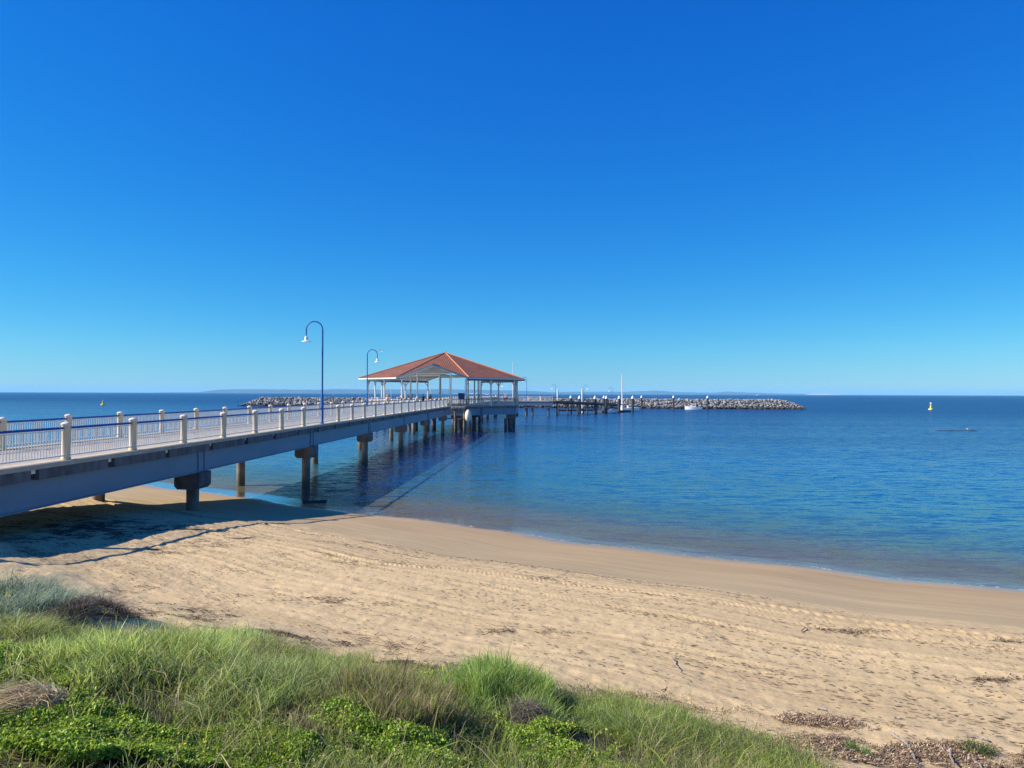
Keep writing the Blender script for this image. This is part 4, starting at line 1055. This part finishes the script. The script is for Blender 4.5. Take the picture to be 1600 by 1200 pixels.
# low mixed grass over the whole dune
dd_ = np.sqrt(rng.uniform(4.2**2, 17.5**2, 620000)); xx_ = rng.uniform(-.8, .8, 620000)*(dd_+.6); x = xx_*CY - dd_*SY; y = xx_*SY + dd_*CY
vmk = vegmask(x, y); d_ = -x*SY + y*CY; xc_ = x*CY + y*SY
ok = (vmk > rng.uniform(-.35, .5, len(x))) & (np.abs(xc_) < d_*.75+1.2)
cl = fbm(x*.9, y*.9, 4, 101); ok &= rng.uniform(0, 1, len(x)) < np.clip(.70+cl*1.3, .25, 1)
for b in creep: ok &= (inblob(x, y, b) > 1) | (rng.random(len(x)) < .6)
for b in bare: ok &= (inblob(x, y, b) > 1) | (rng.random(len(x)) < .25)
x = x[ok]; y = y[ok]; n = len(x)
hh = (.13+.20*np.clip(fbm(x*.7, y*.7, 3, 55)+.35, 0, 1))*rng.uniform(.5, 1.35, n)
c = palette(n, [GREEN, LIME, DKG, SAGE, OLIVE, STRAW, BROWN], [30, 12, 14, 14, 12, 6, 5])
dryz = np.clip(fbm(x*.9+5, y*.9, 4, 66)*2.6-.05, 0, .9)[:,None]; c = c*(1-dryz)+palette(n, [STRAW, OLIVE, BROWN], [1,2,1])*dryz
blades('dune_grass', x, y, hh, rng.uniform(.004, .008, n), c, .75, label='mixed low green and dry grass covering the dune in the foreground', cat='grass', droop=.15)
# creeping leaves
xs_, ys_, zs_ = [], [], []
for b, nn in zip(creep, (15000, 26000, 14000, 8000, 7000, 6000, 3000)):
    a_, c_, _ = pts_in(b, nn); xs_.append(a_); ys_.append(c_)
x, y = scatter(90000, -12, 7, 4.2, 12); k = (vegmask(x, y) > .2) & (fbm(x*.8+9, y*.8, 3, 121) > -.08); xs_.append(x[k]); ys_.append(y[k])
x = np.concatenate(xs_); y = np.concatenate(ys_); k = vegmask(x, y) > -.1
for b in bare: k &= inblob(x, y, b) > .9
x = x[k]; y = y[k]; n = len(x)
cov = .03+.13*np.clip(.5+fbm(x*1.8, y*1.8, 4, 131)*1.4, 0, 1)
z = ground(x, y) + cov*rng.uniform(.25, 1, n)**.6
c = palette(n, [(.29,.41,.035), (.42,.54,.06), (.18,.28,.03)], [5, 4, 4], .15)
leaves('beach_creeper', x, y, z, rng.uniform(.015, .036, n), c, 'bright green leafy creeper matting the foreground dune', cat='creeper')
n = 110; i = rng.choice(len(x), n); leaves('creeper_flowers', x[i], y[i], ground(x[i], y[i])+cov[i]+.02, rng.uniform(.014, .024, n), palette(n, [(.75,.55,.02)], [1]), 'tiny yellow flowers scattered over the green creeper', cat='flowers', up=1.5)

# distinct tussocks and heaps
def tuss(name, b, n, h, cols_, wts, label, cat, lean=.5, w=(.004,.008), droop=.1, mound=0., az=None, azs=.5, edge=.15, hj=.35):
    x, y, r_ = pts_in(b, int(n*1.25), edge*1.6); k = fbm(x*2.4, y*2.4, 3, 341)+rng.normal(0,.25,len(x)) > -.14; x = x[k]; y = y[k]; r_ = r_[k]; n = len(x); hh = h*.78*(1-.38*r_**2)*rng.uniform(1-hj*1.3, 1+hj, n)*(1+.45*fbm(x*2.2, y*2.2, 3, 301)); wild = rng.random(n) < .06; hh = np.where(wild, hh*1.35, hh)
    if az is None:
        aa = np.arctan2(y-b[1], x-b[0]); azv = aa + rng.normal(0, 1.5, n)
    else: azv = az + rng.normal(0, azs, n)
    blades(name, x, y, hh, rng.uniform(*w, n)*rng.choice([.8,1.2,2.0], n), palette(n, cols_, wts)*(1+.30*fbm(x*2.6, y*2.6, 3, 331))[:,None], lean*(1+.5*fbm(x*3, y*3, 2, 311)), az=azv+.6*fbm(x*1.6, y*1.6, 3, 321), azs=.01, z0=mound*np.clip(1-r_**2, 0, 1), label=label, kind=None, cat=cat, droop=droop)
T_ = tuss
T_('grass_tussock', blob(20,955,105,26), 13000, .55, [SILV, SAGE, (.33,.42,.33)], [4,2,2], 'silvery blue green tall grass clump at the far left edge, against the jetty shadow', 'grass clump', .8, droop=.25)
T_('grass_tussock', blob(15,1000,75,22), 6000, .36, [OLIVE, SAGE, GREEN], [3,3,2], 'olive grass clump at the far left, in front of the silvery one', 'grass clump', .8, droop=.2)
T_('grass_tussock', blob(255,1045,120,38), 17000, .48, [(.50,.58,.20), (.38,.48,.12), LIME, OLIVE], [4,4,2,1], 'tall pale green grass clump left of centre with a bright feathery top', 'grass clump', .55)
T_('grass_tussock', blob(345,1030,60,26), 8000, .42, [(.52,.62,.24), (.40,.50,.14), SAGE], [4,4,1], 'upright light green grass clump at the sand edge, right of the feathery clump', 'grass clump', .4)
T_('grass_tussock', blob(465,1075,110,34), 13000, .42, [SAGE, (.36,.44,.14), GREEN, OLIVE], [3,4,2,1], 'wide mid green grass clump between the pale clumps and the brown seeded one', 'grass clump', .7, droop=.2)
T_('grass_tussock', blob(620,1115,105,34), 11000, .44, [(.36,.28,.14), OLIVE, (.42,.33,.18), GREEN], [4,4,3,3], 'brown seeded grass clump in the middle of the foreground', 'grass clump', .45)
T_('grass_tussock', blob(785,1082,85,30), 16000, .46, [(.33,.46,.09), (.42,.54,.17), GREEN], [4,4,2], 'vivid green tall grass clump at the centre right, touching the sand', 'grass clump', .5)
T_('grass_tussock', blob(1000,1140,110,30), 14000, .27, [(.28,.37,.10), GREEN, SAGE, OLIVE], [5,3,2,1], 'broad dark green grass patch along the sand right of the vivid clump', 'grass clump', .8, droop=.15)
T_('grass_tussock', blob(1150,1175,100,26), 10000, .22, [(.28,.38,.10), GREEN, SAGE, STRAW], [5,3,2,1], 'low green grass patch farthest right on the dune', 'grass clump', .8, droop=.15)
T_('grass_tussock', blob(1338,1172,16,9), 900, .14, [(.12,.22,.05), SAGE], [3,1], 'small green tuft growing among the driftwood debris at the lower right', 'grass clump', .7)
T_('grass_tussock', blob(1520,1172,26,9), 500, .14, [(.14,.22,.06), OLIVE], [2,1], 'sparse green tuft among the debris near the right corner', 'grass clump', .7)
T_('dead_grass_heap', blob(62,1112,52,26), 3600, .20, [STRAW, (.68,.56,.36), (.50,.38,.22)], [4,3,2], 'heap of pale straw coloured dead grass at the lower left', 'dead grass', 1.7, az=math.radians(200), azs=.5, mound=.10, droop=.5)
T_('dead_grass_heap', blob(128,968,42,20), 4200, .24, [GREY, (.12,.09,.07), (.33,.27,.20)], [4,3,2], 'grey brown heap of dead matted stems beside the silvery clump', 'dead grass', 1.6, mound=.22, droop=.6)
T_('dead_grass_heap', blob(70,985,60,14), 3000, .18, [GREY, BROWN, (.30,.22,.17)], [4,3,2], 'low strip of dead brown stems between the two left clumps', 'dead grass', 1.6, mound=.12, droop=.6)
T_('dead_grass_heap', blob(822,1122,34,15), 3200, .15, [GREY, (.36,.30,.23), (.14,.11,.09)], [4,3,2], 'rounded grey mound of dead grass right of centre behind the leafy creeper', 'dead grass', 1.6, mound=.16, droop=.6)
# taller bent stems with seed heads, mixed through everything
x, y = scatter(9000, -12, 6, 4.5, 14); k = (vegmask(x, y) > .15) & (fbm(x*.9+3, y*.9, 3, 401) > -.05); x = x[k]; y = y[k]; n = len(x)
blades('tall_dry_stems', x, y, rng.uniform(.25, .55, n), rng.uniform(.004, .011, n), palette(n, [STRAW, (.45,.40,.18), OLIVE, BROWN, LIME], [3,3,2,2,3]), .9, label='loose bent dry stems rising through the green dune grass', cat='grass', droop=.35)
# wispy stems at the sand edge
x, y = scatter(26000, -13, 7, 8, 16); v_ = vegmask(x, y); k = (v_ > -1.0) & (v_ < .2) & (rng.random(len(x)) < np.clip(.06+fbm(x*1.5, y*1.5, 3, 7)*.5, 0, .5)*(1+v_)); x = x[k]; y = y[k]; n = len(x)
blades('fringe_grass', x, y, rng.uniform(.05, .20, n), rng.uniform(.003, .006, n), palette(n, [OLIVE, SAGE, BROWN, GREY], [2,2,2,3]), 1.2, label='sparse wispy weeds along the edge of the sand', cat='grass', droop=.3)

# ---- drift debris
def strips(name, x, y, ln, w, colr, label, z0=.006, flat=.25, spread=.12):
    n = len(x); a = rng.uniform(0, 2*PI, n)*.5 *spread + math.atan2(uy, ux) + rng.normal(0, .28, n); c_, s_ = np.cos(a), np.sin(a)
    z = ground(x, y)+z0; vs = []
    bend = rng.normal(0, .35, n)*ln
    for i, t_ in enumerate((-.5, -.15, .2, .5)):
        px_ = x + c_*ln*t_ - s_*bend*(t_*t_); py_ = y + s_*ln*t_ + c_*bend*(t_*t_); zz = z + np.abs(rng.normal(0, flat, n))*w + (ground(px_, py_)-ground(x, y))
        ww = w*(1 if 0 < i < 3 else .4)
        vs += [np.stack([px_+s_*ww/2, py_-c_*ww/2, zz], 1), np.stack([px_-s_*ww/2, py_+c_*ww/2, zz+.3*w], 1)]
    Vv = np.stack(vs, 1).reshape(-1, 3); b = (np.arange(n)*8)[:,None]
    f = np.concatenate([b+np.array([[2*i,2*i+2,2*i+3,2*i+1]]) for i in range(3)])
    Cc = np.repeat(np.concatenate([colr, np.ones((n,1))], 1), 8, 0)
    o = np_mesh(name, Vv, [f], M['wrack'], {'tint': ('FLOAT_COLOR', Cc)}, smooth=False); return tag(o, label, 'seaweed', kind='stuff')
def from_st(s_, t_):
    x = OX + ux*t_ + lx*s_; y = OY + uy*t_ + ly*s_; return x, y
DK = [(.05,.03,.02), (.09,.055,.035), (.16,.10,.065), (.03,.02,.015)]
S_, T2 = [], []
for s0, sd, nn, sl_ in ((8.8,.08,3600,0),(9.15,.16,2400,.01),(10.5,.12,4200,.012),(11.6,.15,4200,-.01),(12.5,.12,3600,.02),(13.6,.25,3800,.01),(15.0,.25,3800,.0),(16.2,.3,3800,0),(17.3,.35,2600,0)):
    t_ = rng.uniform(-28, 20, nn); w_ = vnoise(t_*.45+s0*3, t_*0+s0, 17); k = rng.random(nn) < np.clip((w_-.35)*2.2, .06, 1); t_ = t_[k]
    S_.append(s0+sl_*t_+.25*np.sin(t_*.3+s0)+rng.normal(0, sd, len(t_))*(.5+w_[k])); T2.append(t_)
t_ = rng.uniform(-28, 20, 9000); s_ = rng.uniform(8.5, 18, 9000); k = fbm(t_*.5, s_*1.8, 4, 33) > .02; S_.append(s_[k]); T2.append(t_[k])
s_ = np.concatenate(S_); t_ = np.concatenate(T2); x, y = from_st(s_, t_); n = len(x)
strips('beach_wrack', x, y, rng.uniform(.02, .09, n)*rng.uniform(.5,1.6,n), rng.uniform(.004, .013, n), palette(n, DK, [3,4,3,2]), 'thin lines of dark dried seaweed scattered along the sand')
# heaped seaweed: under the jetty, at the left sand, dune foot
hx, hy = [], []
def soft_in(b, n):
    xr = rng.normal(0, .55, n)*b[2]; yr = rng.normal(0, .55, n)*b[3]+.18*b[2]*np.sin(xr*1.3+b[0])*.3
    return b[0]+xr*CY-yr*SY, b[1]+xr*SY+yr*CY, None
for (px, py, rx, ry, nn) in ((150,828,95,12,20000),(60,800,60,8,3600),(180,818,50,8,3000),(30,845,60,9,2500),(40,862,60,9,1200),(120,815,60,9,2200),(310,850,60,10,1500),(255,862,40,6,700),(220,925,30,7,700),(180,960,70,12,2400),(290,955,60,12,1500),(400,985,60,9,1500),(520,1000,90,12,1600),(640,1035,60,7,1200),(590,880,60,5,900),(470,865,50,5,700),(430,935,60,5,500),(560,940,70,5,600),(1560,1062,60,3,450),(1580,1002,80,3,450),(800,985,70,5,500),(1330,985,40,3,400),(880,905,50,3,300)):
    b = blob(px, py, rx*1.5, ry*1.2); a_, c_, _ = soft_in(b, nn); hx.append(a_); hy.append(c_)
x = np.concatenate(hx); y = np.concatenate(hy); k = fbm(x*2.5, y*2.5, 4, 201)+rng.normal(0,.16,len(x)) > .12; x = x[k]; y = y[k]; n = len(x)
strips('seaweed_heaps', x, y, rng.uniform(.02, .10, n), rng.uniform(.004, .013, n), palette(n, DK, [4,3,2,4]), 'dark clumps of dried seaweed and twigs on the upper beach', .012, .9, .5)
# debris bank lower right
hx, hy = [], []
for (px, py, rx, ry, nn) in ((1330,1168,80,6,3000),(1430,1168,110,9,8000),(1540,1172,100,10,7000),(1390,1188,120,10,5500),(1420,1190,170,14,6500),(1270,1125,60,6,1500),(1150,1112,80,3,900),(1010,1090,80,3,600),(1580,1200,60,12,2200)):
    b = blob(px, py, rx*1.5, ry*1.2); a_, c_, _ = soft_in(b, nn); hx.append(a_); hy.append(c_)
x = np.concatenate(hx); y = np.concatenate(hy); k = fbm(x*2.2, y*2.2, 4, 231)+rng.normal(0,.15,len(x)) > -.08; x = x[k]; y = y[k]; n = len(x)
strips('debris_bank', x, y, rng.uniform(.02, .12, n), rng.uniform(.004, .013, n), palette(n, [(.25,.165,.095), (.36,.25,.15), (.13,.085,.05), (.46,.35,.23)], [4,3,3,2]), 'bank of brown bark, twigs and dried weed at the foot of the dune, lower right', .015, 1.4, 1.)
def driftwood(pp, r0, lb, lift=.03, twig=None):
    pts = []
    for px, py in pp: x, y, _ = G(px, py); pts.append([x, y, float(ground(x, y))+lift])
    pts = np.array(pts); o0 = pts[0].copy(); fine = []
    for a, b in zip(pts[:-1], pts[1:]):
        for t_ in (0, .33, .66): fine.append(a+(b-a)*t_+rng.normal(0, .012, 3))
    fine.append(pts[-1]); fine = [tuple(p-o0) for p in fine]; n = len(fine)
    mb = MB(); mb.tube(fine, [r0*(1-.6*i/(n-1))*rng.uniform(.85,1.15) for i in range(n)], 8)
    if twig:
        k = n//2; p = Vector(fine[k]); mb.tube([p, p+Vector(twig)*.5+Vector((0,0,.03)), p+Vector(twig)], [r0*.55, r0*.4, r0*.2], 6)
    o = mb.build('driftwood', M['drift'], None, tuple(o0)); tag(o, lb, 'driftwood', 'driftwood on the upper beach')
driftwood([(1392,1146),(1412,1160),(1424,1180),(1432,1192)], .022, 'pale bent driftwood branch lying across the debris bank')
driftwood([(1462,1168),(1482,1178),(1488,1198)], .02, 'short grey driftwood piece right of the bent branch', .03)
driftwood([(1240,1188),(1262,1190),(1290,1205)], .018, 'pale stick at the bottom right edge of the grass')
driftwood([(1500,1148),(1520,1150),(1540,1158)], .025, 'dark brown log on top of the debris bank near the right')
driftwood([(1510,1180),(1520,1190),(1532,1202)], .018, 'short pale stick near the lower right corner')
driftwood([(1047,1026),(1054,1036),(1062,1048),(1078,1056)], .011, 'thin forked twig alone on the open sand', .02, (.12,-.05,.06))
driftwood([(1035,1078),(1042,1070)], .009, 'tiny upright twig on the sand above the grass', .02, (.05,.05,.10))
driftwood([(1250,986),(1258,981)], .016, 'short dark chunk of wood on the tracked sand at the right', .02)
driftwood([(1394,1118),(1408,1121)], .022, 'small dark chunk of wood on the open sand at the lower right', .02)
driftwood([(364,841),(385,842),(402,840)], .03, 'dark stick lying on the sand beyond the tyre tracks near the jetty', .03)
driftwood([(1275,1106),(1290,1110)], .014, 'reddish brown stick on the sand above the debris bank', .02)
# plank lying at the water edge by the second bent
x_, y_ = WP(489, 40.5); mb = MB(); mb.box(-.5,.5,-.12,.12,-.05,.10); mb.box(.52,.8,-.15,.12,-.05,.13)
o = mb.build('rock_ledge', M['rockdark'], None, (x_, y_, 0)); tag(o, 'dark flat stones at the waterline below the jetty shadow', 'stones')


# ------------------------------------------------------------------ haze
hz = MB(); hz.box(-31000, 31000, -31000, 31000, -16, 112)
hm = bpy.data.materials.new('haze_air'); hm.use_nodes = True; N = hm.node_tree.nodes; N.remove(N['Principled BSDF'])
pv = N.new('ShaderNodeVolumePrincipled'); pv.inputs['Color'].default_value = (.34,.74,1,1); pv.inputs['Density'].default_value = .75/14000; pv.inputs['Anisotropy'].default_value = 0
hm.node_tree.links.new(pv.outputs[0], N['Material Output'].inputs['Volume'])
o = hz.build('haze', hm); tag(o, kind='stuff')

# ------------------------------------------------------------------ light
SV = Vector((1.38, .22, -1)).normalized()          # direction in which sunlight travels
sun = bpy.data.lights.new('sun', 'SUN'); sun.energy = 5.0; sun.angle = math.radians(.53); sun.color = (1, .93, .82)
so = bpy.data.objects.new('sun', sun); col.objects.link(so); so.rotation_euler = SV.to_track_quat('-Z', 'Y').to_euler()
w = bpy.data.worlds.new('World'); scene.world = w; w.use_nodes = True; N = w.node_tree.nodes; L = w.node_tree.links
sk = N.new('ShaderNodeTexSky'); sk.sky_type = 'NISHITA'; sk.sun_disc = False
sk.sun_elevation = math.asin(-SV.z); sk.sun_rotation = math.atan2(-SV.x, -SV.y)
sk.altitude = 0; sk.air_density = 1.0; sk.dust_density = 0.0; sk.ozone_density = 4.0
hsv = N.new('ShaderNodeHueSaturation'); hsv.inputs['Saturation'].default_value = 1.25
L.new(sk.outputs[0], hsv.inputs['Color']); sp = N.new('ShaderNodeSeparateColor'); cb = N.new('ShaderNodeCombineColor'); L.new(hsv.outputs[0], sp.inputs[0])
for i, (g0, tint, a_, k_) in enumerate(((.1524,.36,1.20,1.42),(.1524,.72,.79,.90),(.1524,1.18,.81,.48))):
    m1 = N.new('ShaderNodeMath'); m1.operation = 'MULTIPLY'; m1.inputs[1].default_value = g0*tint; L.new(sp.outputs[i], m1.inputs[0])
    m2 = N.new('ShaderNodeMath'); m2.operation = 'POWER'; m2.inputs[1].default_value = k_; L.new(m1.outputs[0], m2.inputs[0])
    m3 = N.new('ShaderNodeMath'); m3.operation = 'MULTIPLY'; m3.inputs[1].default_value = a_/.1524; L.new(m2.outputs[0], m3.inputs[0]); L.new(m3.outputs[0], cb.inputs[i])
L.new(cb.outputs[0], N['Background'].inputs[0]); N['Background'].inputs[1].default_value = .1007
scene.view_settings.view_transform = 'Standard'; scene.view_settings.look = 'None'; scene.view_settings.exposure = .6; scene.view_settings.gamma = 1
scene.cycles.volume_bounces = 2; scene.cycles.max_bounces = 8; scene.cycles.transparent_max_bounces = 12; scene.cycles.use_denoising = True; scene.cycles.denoising_prefilter = 'NONE'
